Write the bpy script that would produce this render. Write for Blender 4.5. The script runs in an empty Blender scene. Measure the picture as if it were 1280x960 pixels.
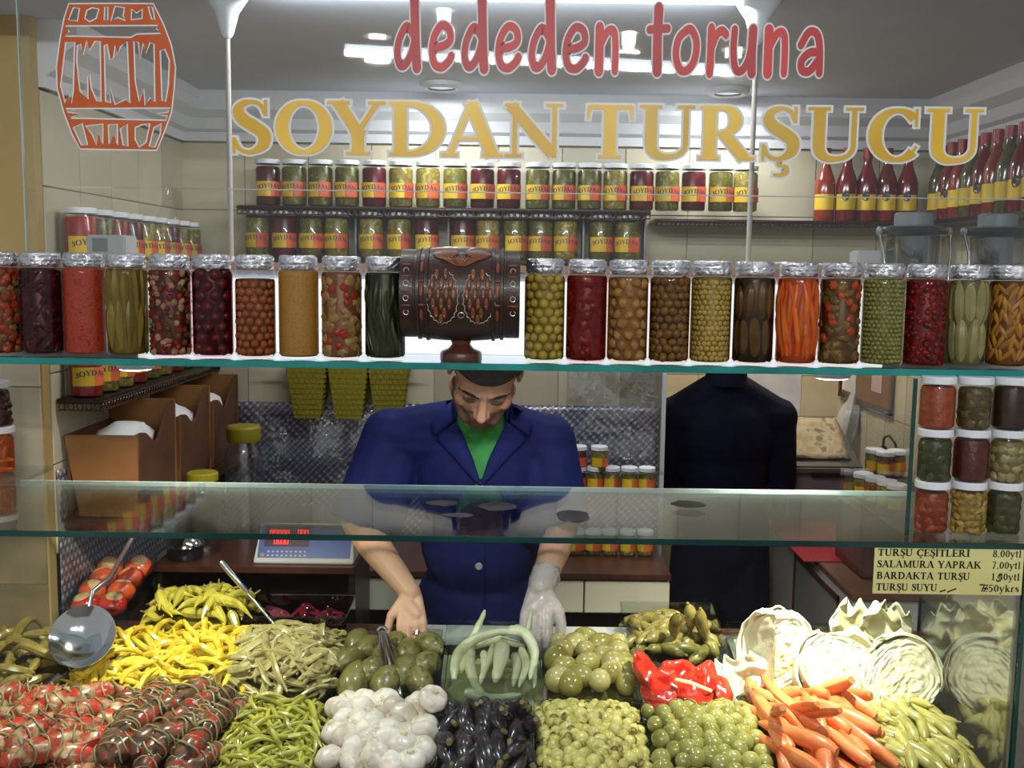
import bpy, bmesh, math, random
from mathutils import Vector, Matrix, noise
from mathutils.bvhtree import BVHTree
V = Vector; PI = math.pi; R = math.radians
random.seed(7)
sc = bpy.context.scene
C = sc.collection
E = 1.85                                    # camera height above the shop floor

# ------------------------------------------------------------------ camera
PITCH, ROLL, FPX = R(6.5), R(0.75), 1280.0
cam = bpy.data.objects.new('camera', bpy.data.cameras.new('camera'))
cam.data.sensor_width = 36; cam.data.lens = 36; cam.data.clip_start = 0.05
CM = Matrix.Translation((0, 0, E)) @ Matrix.Rotation(PI/2 - PITCH, 4, 'X') @ Matrix.Rotation(ROLL, 4, 'Z')
cam.matrix_world = CM
C.objects.link(cam); sc.camera = cam
def ray(px, py):
    return (CM.to_3x3() @ V(((px-640)/FPX, (480-py)/FPX, -1)))
def P(px, py, Y):                            # point of the photograph at depth Y
    d = ray(px, py); return V((0, 0, E)) + d*(Y/d.y)
def PX(px, py, Y): return P(px, py, Y).x
def PZ(px, py, Y): return P(px, py, Y).z

# ------------------------------------------------------------------ world, exposure
w = bpy.data.worlds.new('market_hall'); sc.world = w; w.use_nodes = True
w.node_tree.nodes['Background'].inputs[0].default_value = (0.66, 0.67, 0.70, 1)
w.node_tree.nodes['Background'].inputs[1].default_value = 0.52
sc.view_settings.view_transform = 'Standard'; sc.view_settings.look = 'None'
sc.view_settings.gamma = 1; sc.view_settings.use_curve_mapping = False
sc.view_settings.exposure = 0.0
sc.cycles.transparent_max_bounces = 24; sc.cycles.max_bounces = 8
sc.cycles.caustics_reflective = False; sc.cycles.caustics_refractive = False
sc.cycles.sample_clamp_indirect = 4.0

# ------------------------------------------------------------------ materials
def lin(c):
    return tuple(((v/255)/12.92 if v/255 <= .04045 else ((v/255+.055)/1.055)**2.4) for v in c[:3]) + (1,)
MATS = {}
def mat(name, c, rough=.5, metal=0, c2=None, ns=30, bump=0, bs=None, spec=.5, trans=0, coat=0, c3=None, detail=3, sss=0):
    """procedural principled material: colour noise between c and c2 (c3 spots), noise bump"""
    if name in MATS: return MATS[name]
    m = bpy.data.materials.new(name); m.use_nodes = True; MATS[name] = m
    nt = m.node_tree; N = nt.nodes; L = nt.links; b = N['Principled BSDF']
    b.inputs['Base Color'].default_value = lin(c); b.inputs['Roughness'].default_value = rough
    b.inputs['Metallic'].default_value = metal; b.inputs['Specular IOR Level'].default_value = spec
    b.inputs['Coat Weight'].default_value = coat; b.inputs['Coat Roughness'].default_value = .08
    if sss: b.inputs['Subsurface Weight'].default_value = sss; b.inputs['Subsurface Radius'].default_value = (.02, .01, .006)
    tc = N.new('ShaderNodeTexCoord')
    oi = N.new('ShaderNodeObjectInfo')
    ad = N.new('ShaderNodeVectorMath'); ad.operation = 'ADD'
    L.new(tc.outputs['Object'], ad.inputs[0]); L.new(oi.outputs['Random'], ad.inputs[1])
    if c2:
        n = N.new('ShaderNodeTexNoise'); n.inputs['Scale'].default_value = ns; n.inputs['Detail'].default_value = detail
        L.new(ad.outputs[0], n.inputs['Vector'])
        r = N.new('ShaderNodeValToRGB'); r.color_ramp.elements[0].position = .36; r.color_ramp.elements[1].position = .64
        r.color_ramp.elements[0].color = lin(c); r.color_ramp.elements[1].color = lin(c2)
        if c3:
            e = r.color_ramp.elements.new(.52); e.color = lin(c3)
        L.new(n.outputs['Fac'], r.inputs[0])
        hs = N.new('ShaderNodeHueSaturation')
        ma = N.new('ShaderNodeMapRange'); ma.inputs[3].default_value = .82; ma.inputs[4].default_value = 1.15
        L.new(oi.outputs['Random'], ma.inputs[0]); L.new(ma.outputs[0], hs.inputs['Value'])
        L.new(r.outputs[0], hs.inputs['Color']); L.new(hs.outputs[0], b.inputs['Base Color'])
    if bump:
        n2 = N.new('ShaderNodeTexNoise'); n2.inputs['Scale'].default_value = bs or ns*2; n2.inputs['Detail'].default_value = 4
        L.new(ad.outputs[0], n2.inputs['Vector'])
        bp = N.new('ShaderNodeBump'); bp.inputs['Strength'].default_value = bump; bp.inputs['Distance'].default_value = .004
        L.new(n2.outputs['Fac'], bp.inputs['Height']); L.new(bp.outputs[0], b.inputs['Normal'])
    if trans:                                  # light shines through the thing
        t = N.new('ShaderNodeBsdfTranslucent'); mx = N.new('ShaderNodeMixShader'); mx.inputs[0].default_value = trans
        src = b.inputs['Base Color'].links
        if src: L.new(src[0].from_socket, t.inputs[0])
        else: t.inputs[0].default_value = lin(c)
        L.new(b.outputs[0], mx.inputs[1]); L.new(t.outputs[0], mx.inputs[2])
        L.new(mx.outputs[0], N['Material Output'].inputs[0])
    return m
def glass(name, tint=(245, 250, 248), k=1.0, rough=.02, base=0.0, bump=0, bs=20, ior=1.5, gcol=(255, 255, 255)):
    """thin pane: light passes straight through, reflections by Fresnel"""
    if name in MATS: return MATS[name]
    m = bpy.data.materials.new(name); m.use_nodes = True; MATS[name] = m
    nt = m.node_tree; N = nt.nodes; L = nt.links; N.remove(N['Principled BSDF'])
    t = N.new('ShaderNodeBsdfTransparent'); t.inputs[0].default_value = lin(tint)
    g = N.new('ShaderNodeBsdfGlossy'); g.inputs['Roughness'].default_value = rough; g.inputs['Color'].default_value = lin(gcol)
    f = N.new('ShaderNodeFresnel'); f.inputs[0].default_value = ior
    # use only outer faces' Fresnel: same value for both sides of the surface
    geo = N.new('ShaderNodeNewGeometry'); mi = N.new('ShaderNodeMix'); mi.data_type = 'FLOAT'
    L.new(geo.outputs['Backfacing'], mi.inputs[0]); mi.inputs[2].default_value = ior; mi.inputs[3].default_value = 1/ior
    L.new(mi.outputs[0], f.inputs[0])
    ma = N.new('ShaderNodeMath'); ma.operation = 'MULTIPLY_ADD'; ma.use_clamp = True
    ma.inputs[1].default_value = k; ma.inputs[2].default_value = base
    if bump:
        tc = N.new('ShaderNodeTexCoord'); n2 = N.new('ShaderNodeTexNoise'); n2.inputs['Scale'].default_value = bs; n2.inputs['Detail'].default_value = 3
        L.new(tc.outputs['Object'], n2.inputs['Vector'])
        bp = N.new('ShaderNodeBump'); bp.inputs['Strength'].default_value = bump; bp.inputs['Distance'].default_value = .01
        L.new(n2.outputs['Fac'], bp.inputs['Height']); L.new(bp.outputs[0], g.inputs['Normal']); L.new(bp.outputs[0], f.inputs['Normal'])
    mx = N.new('ShaderNodeMixShader')
    L.new(f.outputs[0], ma.inputs[0]); L.new(ma.outputs[0], mx.inputs[0]); L.new(t.outputs[0], mx.inputs[1]); L.new(g.outputs[0], mx.inputs[2])
    L.new(mx.outputs[0], N['Material Output'].inputs[0])
    return m
def emis(name, c, s):
    if name in MATS: return MATS[name]
    m = bpy.data.materials.new(name); m.use_nodes = True; MATS[name] = m
    b = m.node_tree.nodes['Principled BSDF']; b.inputs['Base Color'].default_value = lin(c)
    b.inputs['Emission Color'].default_value = lin(c); b.inputs['Emission Strength'].default_value = s
    return m

# ------------------------------------------------------------------ mesh helpers: every shape is (verts, faces)
def join(*ps):
    v = []; f = []
    for p in ps:
        o = len(v); v += p[0]; f += [tuple(i+o for i in q) for q in p[1]]
    return v, f
def xf(p, M): return [M @ V(v) for v in p[0]], p[1]
def mv(p, x, y, z): return [V(v)+V((x, y, z)) for v in p[0]], p[1]
def box(x0, x1, y0, y1, z0, z1):
    return ([V((x, y, z)) for z in (z0, z1) for y in (y0, y1) for x in (x0, x1)],
            [(0, 2, 3, 1), (4, 5, 7, 6), (0, 1, 5, 4), (2, 6, 7, 3), (0, 4, 6, 2), (1, 3, 7, 5)])
def lathe(prof, n=24, a0=0, a1=2*PI, cap=True):
    full = abs(a1-a0-2*PI) < 1e-4; m = n if full else n+1
    v = [V((r*math.cos(a0+(a1-a0)*i/n), r*math.sin(a0+(a1-a0)*i/n), z)) for r, z in prof for i in range(m)]
    f = []
    for j in range(len(prof)-1):
        for i in range(n):
            k = (i+1) % m
            f.append((j*m+i, j*m+k, (j+1)*m+k, (j+1)*m+i))
    if cap and full:
        f.append(tuple(reversed(range(m)))); f.append(tuple(range((len(prof)-1)*m, len(prof)*m)))
    return v, f
def tube(pts, rad, n=8, cap=True, flat=1.0):
    pts = [V(p) for p in pts]; k = len(pts)
    if not isinstance(rad, (list, tuple)): rad = [rad]*k
    t0 = (pts[1]-pts[0]).normalized(); u = t0.orthogonal().normalized()
    v = []; f = []
    for j in range(k):
        t = (pts[min(j+1, k-1)]-pts[max(j-1, 0)]).normalized()
        u = (u-t*u.dot(t)).normalized(); b = t.cross(u)
        for i in range(n):
            a = 2*PI*i/n; v.append(pts[j]+(u*math.cos(a)+b*math.sin(a)*flat)*rad[j])
    for j in range(k-1):
        for i in range(n): q = (i+1) % n; f.append((j*n+i, j*n+q, (j+1)*n+q, (j+1)*n+i))
    if cap: f.append(tuple(reversed(range(n)))); f.append(tuple(range((k-1)*n, k*n)))
    return v, f
def ell(c, r, nu=14, nv=9, fn=None):
    if not isinstance(r, (list, tuple)): r = (r, r, r)
    v = [V((0, 0, -1))]; f = []
    for j in range(1, nv):
        b = -PI/2+PI*j/nv
        for i in range(nu): a = 2*PI*i/nu; v.append(V((math.cos(b)*math.cos(a), math.cos(b)*math.sin(a), math.sin(b))))
    v.append(V((0, 0, 1)))
    for i in range(nu):
        k = (i+1) % nu; f.append((0, 1+k, 1+i)); f.append((len(v)-1, 1+(nv-2)*nu+i, 1+(nv-2)*nu+k))
        for j in range(nv-2): f.append((1+j*nu+i, 1+j*nu+k, 1+(j+1)*nu+k, 1+(j+1)*nu+i))
    if fn: v = [p*fn(p) for p in v]
    return [V((p.x*r[0]+c[0], p.y*r[1]+c[1], p.z*r[2]+c[2])) for p in v], f
def caps(p, q, r1, r2, n=12):                 # tapered capsule
    p = V(p); q = V(q); t = (q-p).normalized(); pts = []; rad = []
    for a in (80, 55, 28): pts.append(p-t*r1*math.sin(R(a))); rad.append(r1*math.cos(R(a)))
    pts += [p, q]; rad += [r1, r2]
    for a in (28, 55, 80): pts.append(q+t*r2*math.sin(R(a))); rad.append(r2*math.cos(R(a)))
    return tube(pts, rad, n)
def grid(fn, nu, nv, th=0):                   # surface fn(u,v) with u,v in 0..1, thickness th along z/normal fn
    v = [V(fn(i/nu, j/nv)) for j in range(nv+1) for i in range(nu+1)]
    f = [(j*(nu+1)+i, j*(nu+1)+i+1, (j+1)*(nu+1)+i+1, (j+1)*(nu+1)+i) for j in range(nv) for i in range(nu)]
    return v, f
def mesh(name, p, m, smooth=True, bev=0, ang=40):
    me = bpy.data.meshes.new(name); me.from_pydata([tuple(v) for v in p[0]], [], p[1])
    if bev:
        bm = bmesh.new(); bm.from_mesh(me); bmesh.ops.bevel(bm, geom=bm.edges[:], offset=bev, segments=2, affect='EDGES', clamp_overlap=True)
        bm.to_mesh(me); bm.free()
    if m: me.materials.append(m)
    if smooth: me.shade_smooth(); me.set_sharp_from_angle(angle=R(ang))
    return me
def ob(name, p, m=None, parent=None, bev=0, smooth=True, loc=None, rot=None, ang=40):
    me = p if isinstance(p, bpy.types.Mesh) else mesh(name, p, m, smooth, bev, ang)
    o = bpy.data.objects.new(name, me); C.objects.link(o)
    if parent: o.parent = parent
    if loc is not None: o.location = loc
    if rot is not None: o.rotation_euler = rot
    return o
def solid(o, th, off=0):
    s = o.modifiers.new('thickness', 'SOLIDIFY'); s.thickness = th; s.offset = off; return o
def tag(o, label, cat, group=None):
    o['label'] = label; o['category'] = cat
    if group: o['group'] = group
    return o
def thing(name, label, cat, loc=(0, 0, 0), rz=0, group=None):
    o = bpy.data.objects.new(name, None); C.objects.link(o); o.location = loc; o.rotation_euler = (0, 0, rz); o.empty_display_size = .02
    return tag(o, label, cat, group)
def struct(name, p, m, bev=0, smooth=False):
    o = ob(name, p, m, bev=bev, smooth=smooth); o['kind'] = 'structure'; return o
def copyt(o, parent=None):                    # a thing with its parts and sub-parts
    c = o.copy(); C.objects.link(c)
    if parent: c.parent = parent
    for ch in o.children: copyt(ch, c)
    return c
def place(o, loc, rot=None, s=1, label=None, group=None):
    o.location = loc
    if rot is not None: o.rotation_euler = rot
    o.scale = (s, s, s)
    if label: o['label'] = label
    if group: o['group'] = group
    return o

# ------------------------------------------------------------------ shared materials
m_wall = mat('wall_paint', (196, 190, 168), .6, c2=(186, 180, 156), ns=3)
m_tile = mat('cream_tile', (205, 196, 170), .3, c2=(196, 186, 160), ns=4)
m_grout = mat('grout', (150, 142, 122), .8)
m_ceil = mat('ceiling_paint', (200, 207, 222), .7, c2=(194, 201, 216), ns=2)
m_white = mat('white_plaster', (225, 226, 230), .5)
m_warm = mat('warm_wall', (180, 156, 100), .6, c2=(170, 146, 92), ns=4)
m_floor = mat('floor_stone', (70, 62, 56), .5, c2=(58, 50, 46), ns=6)
m_dark = mat('dark_wood', (46, 30, 24), .4, c2=(34, 22, 18), ns=20)
m_black = mat('black_lacquer', (22, 18, 18), .35)
m_bwood = mat('brown_wood', (86, 48, 34), .35, c2=(66, 36, 26), ns=14)
m_oak = mat('light_wood', (186, 150, 112), .5, c2=(170, 132, 96), ns=9)
m_cream = mat('cream_laminate', (206, 200, 178), .4)
m_grey = mat('grey_plastic', (176, 178, 182), .45)
m_steel = mat('steel', (205, 205, 208), .22, 1, bump=.05, bs=40)
m_chrome = mat('chrome', (225, 225, 228), .1, 1)
m_foil = mat('crinkled_foil', (214, 216, 220), .24, .92, bump=1.0, bs=130)
m_wlid = mat('white_lid', (228, 230, 234), .35)
m_pane = glass('clear_pane', (250, 252, 251), .9)
m_edge = mat('green_glass_edge', (60, 186, 178), .15, c2=(36, 150, 144), ns=6, trans=.5, coat=.6)
m_dedge = mat('dark_glass_edge', (18, 62, 58), .12, c2=(26, 84, 74), ns=5, trans=.35, coat=.8)
m_jarglass = glass('jar_glass', (252, 253, 252), .5, .03)
m_tray = glass('clear_acrylic', (236, 240, 238), 1.1, .04, base=.02)
m_shelf = glass('shelf_glass', (232, 240, 242), 1.15, .05, base=.02)
m_paper = mat('white_paper', (226, 226, 224), .7)
m_blackp = mat('black_plastic', (24, 24, 26), .4)
# ------------------------------------------------------------------ the market street's lamps behind the camera
def area(name, loc, rot, size, power, col=(1, 1, 1), shape='DISK', sy=None, parent=None, spread=None):
    d = bpy.data.lights.new(name, 'AREA'); d.energy = power; d.color = col; d.shape = shape; d.size = size
    if sy: d.size_y = sy
    o = bpy.data.objects.new(name, d); C.objects.link(o); o.location = loc; o.rotation_euler = rot
    if parent: o.parent = parent
    if spread: d.spread = R(spread)
    return o
m_lampglow = emis('lamp_glow', (255, 252, 244), 30); m_lampglow2 = emis('recess_glow', (255, 236, 200), 6)
for i, (x, y, z) in enumerate([(-.87, -2.0, 3.25), (1.36, -2.0, 3.20), (-.55, -3.4, 3.75), (.85, -3.4, 3.6)]):
    t = thing('pendant_lamp', ['white pendant lamp over the market street, left of the shop sign', 'white pendant lamp over the market street, right of the shop sign',
               'farther white pendant lamp over the street on the left', 'farther white pendant lamp over the street on the right'][i], 'lamp', (x, y, z), 0, 'street pendant lamps')
    ob('shade', lathe([(.05, .16), (.07, .12), (.09, .02), (.085, .02), (.06, .12), (.045, .155)], 20, cap=False), m_white, t)
    ob('bulb', lathe([(.001, -.10), (.035, -.09), (.05, -.05), (.05, .06), (.03, .12)], 16), m_lampglow, t)
    ob('cord', tube([(0, 0, .12), (0, 0, .9)], .006, 6), m_blackp, t)
    area('lamp_light', (0, 0, -.12), (0, 0, 0), .16, 22, (1, .95, .88), parent=t)
t = thing('fluorescent_fixture', 'long fluorescent tube fixture hung over the market street', 'lamp', (.15, -1.3, 3.02), 0)
t.rotation_euler = (0, R(1.6), R(-3))
ob('housing', box(-1.15, 1.15, -.02, .02, .016, .05), m_white, t, .005)
ob('tube', xf(tube([(-1.1, 0, 0), (1.1, 0, 0)], .014, 10), Matrix()), emis('tube_glow', (240, 248, 255), 12), t)
area('tube_light', (0, 0, -.03), (R(25), 0, 0), 2.2, 54, (.93, .97, 1), 'RECTANGLE', .05, t)

# ------------------------------------------------------------------ the room
YB, XL, XR, YR, ZC = 3.75, -1.2, 1.54, 4.8, E+.60       # back wall, left wall, right wall, recess back, ceiling
XO = PX(829, 560, YB)                                     # edge of the opening in the back wall
ZO = 1.66
struct('floor', box(-2.2, 2.2, -4.5, 5.0, -.05, 0), m_floor)
struct('ceiling', box(-2.2, 2.2, 2.28, 5.0, ZC, ZC+.06), m_ceil)
wb = struct('wall_back', join(box(XL-.1, XO, YB, YB+.1, 0, ZC), box(XO, XR+.1, YB, YB+.1, ZO, ZC)), m_grout)
wr = struct('wall_right', box(XR, XR+.1, 2.0, YR+.1, 0, ZC), m_grout)
wl = struct('wall_left', box(XL-.1, XL, 2.64, YB+.1, 0, ZC), m_grout)
wn = struct('wall_front', box(-2.2, XL, 2.60, 2.70, 0, ZC), m_warm)
wn2 = struct('wall_recess', join(box(XO-.4, XR+.1, YR, YR+.1, 0, ZC), box(XO-.45, XO-.35, YB+.1, YR, 0, ZC)), m_grout)
def tiles(par, M, nu, nv, su, sv, m=m_tile, skip=None):   # tiles proud of the grout, in the (x,z) plane of M, facing -y
    me = mesh('tile', box(.0015, su-.0015, -.004, .002, .0015, sv-.0015), m, False, .0012)
    for j in range(nv):
        for i in range(nu):
            if skip and skip(i, j): continue
            o = bpy.data.objects.new('tile', me); C.objects.link(o); o.parent = par
            o.matrix_local = M @ Matrix.Translation((i*su, 0, j*sv))
tz0 = E-.52
tiles(wb, Matrix.Translation((XL, YB, tz0)), 12, 4, (XR-XL)/12, (ZC-.17-tz0)/4, skip=lambda i, j: j < 1 and XL+(i+1)*(XR-XL)/12 > XO)
tiles(wl, Matrix.Translation((XL, YB, tz0-.25)) @ Matrix.Rotation(PI/2, 4, 'Z') @ Matrix.Translation((-(YB-2.64), 0, 0)), 5, 5, (YB-2.64)/5, (ZC-.17-tz0+.25)/5)
tiles(wr, Matrix.Translation((XR, YB, E-.9)) @ Matrix.Rotation(-PI/2, 4, 'Z') @ Matrix.Translation((-(YR-YB), 0, 0)), 9, 4, .21, .31)
tiles(wr, Matrix.Translation((XR, YB, E+.34)) @ Matrix.Rotation(-PI/2, 4, 'Z') @ Matrix.Translation((-(YR-YB), 0, 0)), 9, 1, .21, .12)
tiles(wn2, Matrix.Translation((XO-.35, YR, .86)), 6, 4, (XR-XO+.35)/6, .25)
m_nib = mat('glossy_tile_reflection', (150, 128, 92), .12, c2=(120, 104, 70), ns=5)  # glossy tile with a brownish reflection put into its colour
tiles(wn, Matrix.Translation((-1.95, 2.60, E-.58)), 4, 2, .1865, .26)
tiles(wn, Matrix.Translation((-1.95, 2.60, E-1.10)), 4, 2, .1865, .26, m_nib)
struct('trim_1', box(XO-.012, XO+.004, YB-.012, YB+.1, 0, ZO), m_white, .002)
# cornice, stepped plaster moulding under the ceiling
def cornice(n, M, L):
    pr = [(0, 0), (.015, 0), (.02, .03), (.04, .04), (.055, .075), (.09, .10), (.10, .13), (.10, .165), (0, .165)]
    v = [M @ V((x, -a, b)) for x in (0, L) for a, b in pr]; k = len(pr)
    f = [(i, (i+1) % k, k+(i+1) % k, k+i) for i in range(k)] + [tuple(reversed(range(k))), tuple(range(k, 2*k))]
    struct('trim_%d' % n, (v, f), m_white)
cornice(2, Matrix.Translation((XL, YB, ZC-.165)), XR-XL)
cornice(3, Matrix.Translation((XL, 2.64, ZC-.165)) @ Matrix.Rotation(PI/2, 4, 'Z'), YB-2.64)
cornice(4, Matrix.Translation((XR, YB, ZC-.165)) @ Matrix.Rotation(-PI/2, 4, 'Z'), YB-2.0)
# ceiling downlights: unlit fittings, with glow and light added to brighten the interior
for i, (px, py) in enumerate([(552, 104), (910, 111)]):
    d = ray(px, py); p = V((0, 0, E))+d*((ZC-E)/d.z)
    t = thing('ceiling_downlight', ['round white ceiling downlight above the left half of the gold lettering', 'round white ceiling downlight under the last red letters'][i], 'light fitting', (p.x, p.y, ZC-.022), 0, 'ceiling downlights')
    ob('ring', lathe([(.045, .004), (.058, 0), (.07, .008), (.072, .0215), (.045, .0215)], 28, cap=False), m_white, t)
    ob('diffuser', lathe([(.001, .008), (.03, .007), (.046, .010)], 24, cap=False), emis('added_downlight_glow', (220, 226, 235), .5), t)
    area('downlight', (0, 0, -.006), (0, 0, 0), .09, 4.4, (.97, .98, 1), parent=t)

# ------------------------------------------------------------------ added fill strip in the ceiling, out of view, to brighten the interior
t = thing('added_ceiling_strip', 'added fill light strip in the shop ceiling behind the sign pane, out of view', 'lamp', (-.03, 2.34, ZC-.012))
ob('housing', box(-.56, .56, -.025, .025, .006, .0118), m_white, t, .004)
ob('tube', tube([(-.54, 0, .002), (.54, 0, .002)], .008, 10), emis('added_strip_glow', (244, 250, 255), 8), t)
area('added_strip_light', (0, 0, -.008), (R(30), 0, 0), 1.08, 10, (.93, .97, 1), 'RECTANGLE', .04, t)
t = thing('recess_lamp', 'round ceiling lamp in the recess behind the back wall', 'lamp', (1.0, 4.35, ZC-.05))
ob('housing', lathe([(.10, .0), (.11, .01), (.11, .049)], 28), m_white, t); ob('diffuser', lathe([(.001, -.02), (.05, -.016), (.098, -.001)], 28, cap=False), m_lampglow2, t)
area('recess_light', (0, 0, -.04), (0, 0, 0), .18, 14, (1, .9, .74), parent=t)
# ------------------------------------------------------------------ glass shelves and light box
ZU = E-.193                                   # top of the upper glass shelf
ZM = E-.5235                                  # top of the middle glass shelf
YU0, YU1 = 2.045, 2.245
def pane(name, b, me=m_edge, ms=m_pane, parent=None):
    """glass slab: clear faces, coloured edges as a separate rim"""
    x0, x1, y0, y1, z0, z1 = b
    o = ob(name, box(*b), ms, parent, smooth=False)
    return o
us = thing('glass_shelf', 'long green-edged glass shelf carrying the row of tall jars', 'shelf', (0, 0, 0))
ob('shelf_plate', box(-1.35, 1.35, YU0+.004, YU1, ZU-.012, ZU), m_shelf, us, smooth=False)
ob('front_edge', box(-1.35, 1.35, YU0, YU0+.004, ZU-.013, ZU+.0005), m_edge, us, .0012)
ms_ = thing('glass_shelf', 'wide reflecting glass shelf in front of the shopkeeper, dark green front edge', 'shelf', (0, 0, 0))
YM0, YM1 = 1.95, 2.42
ob('shelf_plate', box(-1.45, 1.2, YM0+.004, YM1-.003, ZM-.010, ZM), m_shelf, ms_, smooth=False)
ob('front_edge', box(-1.45, 1.2, YM0, YM0+.004, ZM-.011, ZM+.0005), m_dedge, ms_, .001)
ob('back_edge', box(-1.18, 1.2, YM1-.003, YM1, ZM-.011, ZM+.0005), mat('highlit_glass_edge', (190, 205, 200), .1, trans=.3, coat=1), ms_, .001)  # the highlight along this edge is put into its pale colour
ob('shelf_plate', box(-1.45, -1.18, YM1, 2.60, ZM-.010, ZM), m_shelf, ms_, smooth=False)
m_mark = mat('dark_glass_mark', (14, 14, 18), .5, c2=(26, 22, 24), ns=40, spec=.1)  # flat dark ellipses laid on the shelf glass
for px, py, a, b in [(553, 629, .036, .018), (572, 644, .034, .012), (622, 633, .042, .026), (716, 645, .036, .034), (860, 630, .04, .02)]:
    d = ray(px, py); p = V((0, 0, E))+d*((ZM-E)/d.z)
    st = ob('dark_mark', ell((0, 0, 0), (a, b*1.6, .0012), 20, 5, lambda q: 1+.18*noise.noise(q*2+p*9)), m_mark, ms_, loc=(p.x, p.y, ZM+.0006))
# light box behind the jars: lit white front, wooden top board
lb = thing('light_box', 'backlit white panel with a wooden top board behind the tall jars', 'light box', (0, 0, 0))
ZB = E+.004
ob('lit_panel', box(-.83, .82, 2.262, 2.268, ZU+.0, ZB-.035), emis('lit_acrylic', (235, 244, 255), 1.2), lb, smooth=False)
ob('end_panel', box(-1.35, -.83, 2.262, 2.268, ZU, ZB-.035), m_grey, lb, smooth=False)
ob('end_panel', box(.82, 1.35, 2.262, 2.268, ZU, ZB-.035), m_grey, lb, smooth=False)
ob('back_panel', box(-1.19, 1.35, 2.285, 2.295, ZU-.01, ZB-.018), m_grey, lb, smooth=False)
ob('bottom_panel', box(-1.19, 1.35, 2.25, 2.295, ZU-.012, ZU-.004), m_grey, lb, smooth=False)
ob('top_board', box(-1.19, .95, 2.25, 2.48, ZB-.018, ZB), m_oak, lb, .002)
# glass stays between the shelves on the right
t = tag(ob('glass_divider', box(.788, .796, 2.0, 2.41, ZM+.001, ZU-.014), m_pane, smooth=False), 'upright glass divider left of the stacked small jars', 'glass divider')
ob('front_edge', box(.788, .796, 1.9975, 2.0, ZM+.001, ZU-.014), m_dedge, t)
# three puck lamps under the upper shelf
for i, (px, pw, col) in enumerate([(170, 10, (1, .88, .68)), (628, 3.5, (.96, .98, 1)), (1040, 17, (1, .90, .72))]):
    p = P(px, 467, 2.13); z = ZU-.012
    t = thing('puck_lamp', ['lit round puck lamp under the shelf above the ladle', 'small lit puck lamp under the wooden barrel', 'lit round puck lamp under the shelf above the cabbage'][i], 'lamp', (p.x, 2.13, z))
    if i == 1: t.scale = (.6, .6, .3)
    ob('housing', lathe([(.034, -.016), (.038, -.012), (.038, -.001)], 24), m_white, t)
    ob('lens', lathe([(.001, -.0185), (.028, -.018), (.0335, -.0162)], 24, cap=False), emis('puck_glow', (255, 246, 226), 25), t)
    area('puck_light', (0, 0, -.02), (R((12, 0, 21)[i]), 0, 0), .055, pw, col, parent=t, spread=(115, 150, 84)[i])

# ------------------------------------------------------------------ glass front with the shop's name
YG = 2.30
gp = thing('sign_pane', 'upper glass front pane with orange barrel logo, red and gold lettering', 'glass pane', (0, YG, 0))
gx0, gx1 = PX(27, 150, YG), 1.55
zj = PZ(640, 241, YG)
ob('glass', box(gx0, gx1, 0, .008, zj+.001, ZC), m_pane, gp, smooth=False)
g2 = tag(ob('lower_glass_pane', box(gx0, gx1, 0, .008, ZB, zj-.001), m_pane, smooth=False, loc=(0, YG, 0)), 'low strip of glass standing on the wooden board under the lettering', 'glass pane')
m_line = mat('polished_glass_edge', (216, 230, 226), .1, coat=1, trans=.4)
ob('bottom_edge', box(PX(285, 240, YG), gx1, -.0005, .0085, zj-.0008, zj+.0012), m_line, gp)
ob('side_edge', box(gx0-.0025, gx0, 0, .008, zj, ZC), m_line, gp)
ob('side_edge', box(gx0-.0025, gx0, 0, .008, ZB, zj-.001), m_line, g2)
# poles from the board to the ceiling
m_pole = mat('pale_pole', (176, 168, 162), .4)
for px, lab in [(287, 'thin pale pole from board to ceiling left of the gold letter S'), (940, 'thin pale pole from board to ceiling behind the gold lettering')]:
    t = thing('ceiling_pole', lab, 'pole', (PX(px, 200, 2.36), 2.36, ZB), 0, 'poles carrying the glass front')
    h = ZC-ZB
    ob('rod', tube([(0, 0, 0), (0, 0, h-.03)], .006, 10), m_pole, t)
    ob('flange', lathe([(.008, h-.10), (.014, h-.09), (.026, h-.045), (.048, h-.012), (.052, h-.0005)], 24), m_white, t)
    ob('foot', lathe([(.014, .0005), (.013, .006), (.007, .012)], 16), m_pole, t)

# ---- lettering: flat strokes, a white outline under a coloured face
def strokepoly(pts, ws, e=0, closed=False):
    n = len(pts); v = []; f = []; P2 = [V((p[0], p[1], 0)) for p in pts]
    for i in range(n):
        a = P2[i-1] if (i > 0 or closed) else P2[i]; b = P2[(i+1) % n] if (i < n-1 or closed) else P2[i]
        t = (b-a).normalized(); q = P2[i].copy()
        if not closed and i == 0: q -= t*e
        if not closed and i == n-1: q += t*e
        nn = V((-t.y, t.x, 0)); h = ws[i]/2+e
        v += [q+nn*h, q-nn*h]
    for i in range(n if closed else n-1):
        j = (i+1) % n; f.append((2*i, 2*i+1, 2*j+1, 2*j))
    return v, f
def disc2(x, y, r, n=12): return [V((x+r*math.cos(2*PI*i/n), y+r*math.sin(2*PI*i/n), 0)) for i in range(n)], [tuple(range(n))]
def ln(x0, y0, x1, y1, w0, w1=None): return ([(x0, y0), (x1, y1)], [w0, w0 if w1 is None else w1], False)
def arc2(cx, cy, rx, ry, a0, a1, tk=.2, tn=.07, n=20):
    A = [R(a0+(a1-a0)*i/n) for i in range(n+1)]
    return ([(cx+rx*math.cos(a), cy+ry*math.sin(a)) for a in A], [tn+(tk-tn)*abs(math.cos(a))**1.3 for a in A], False)
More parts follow.
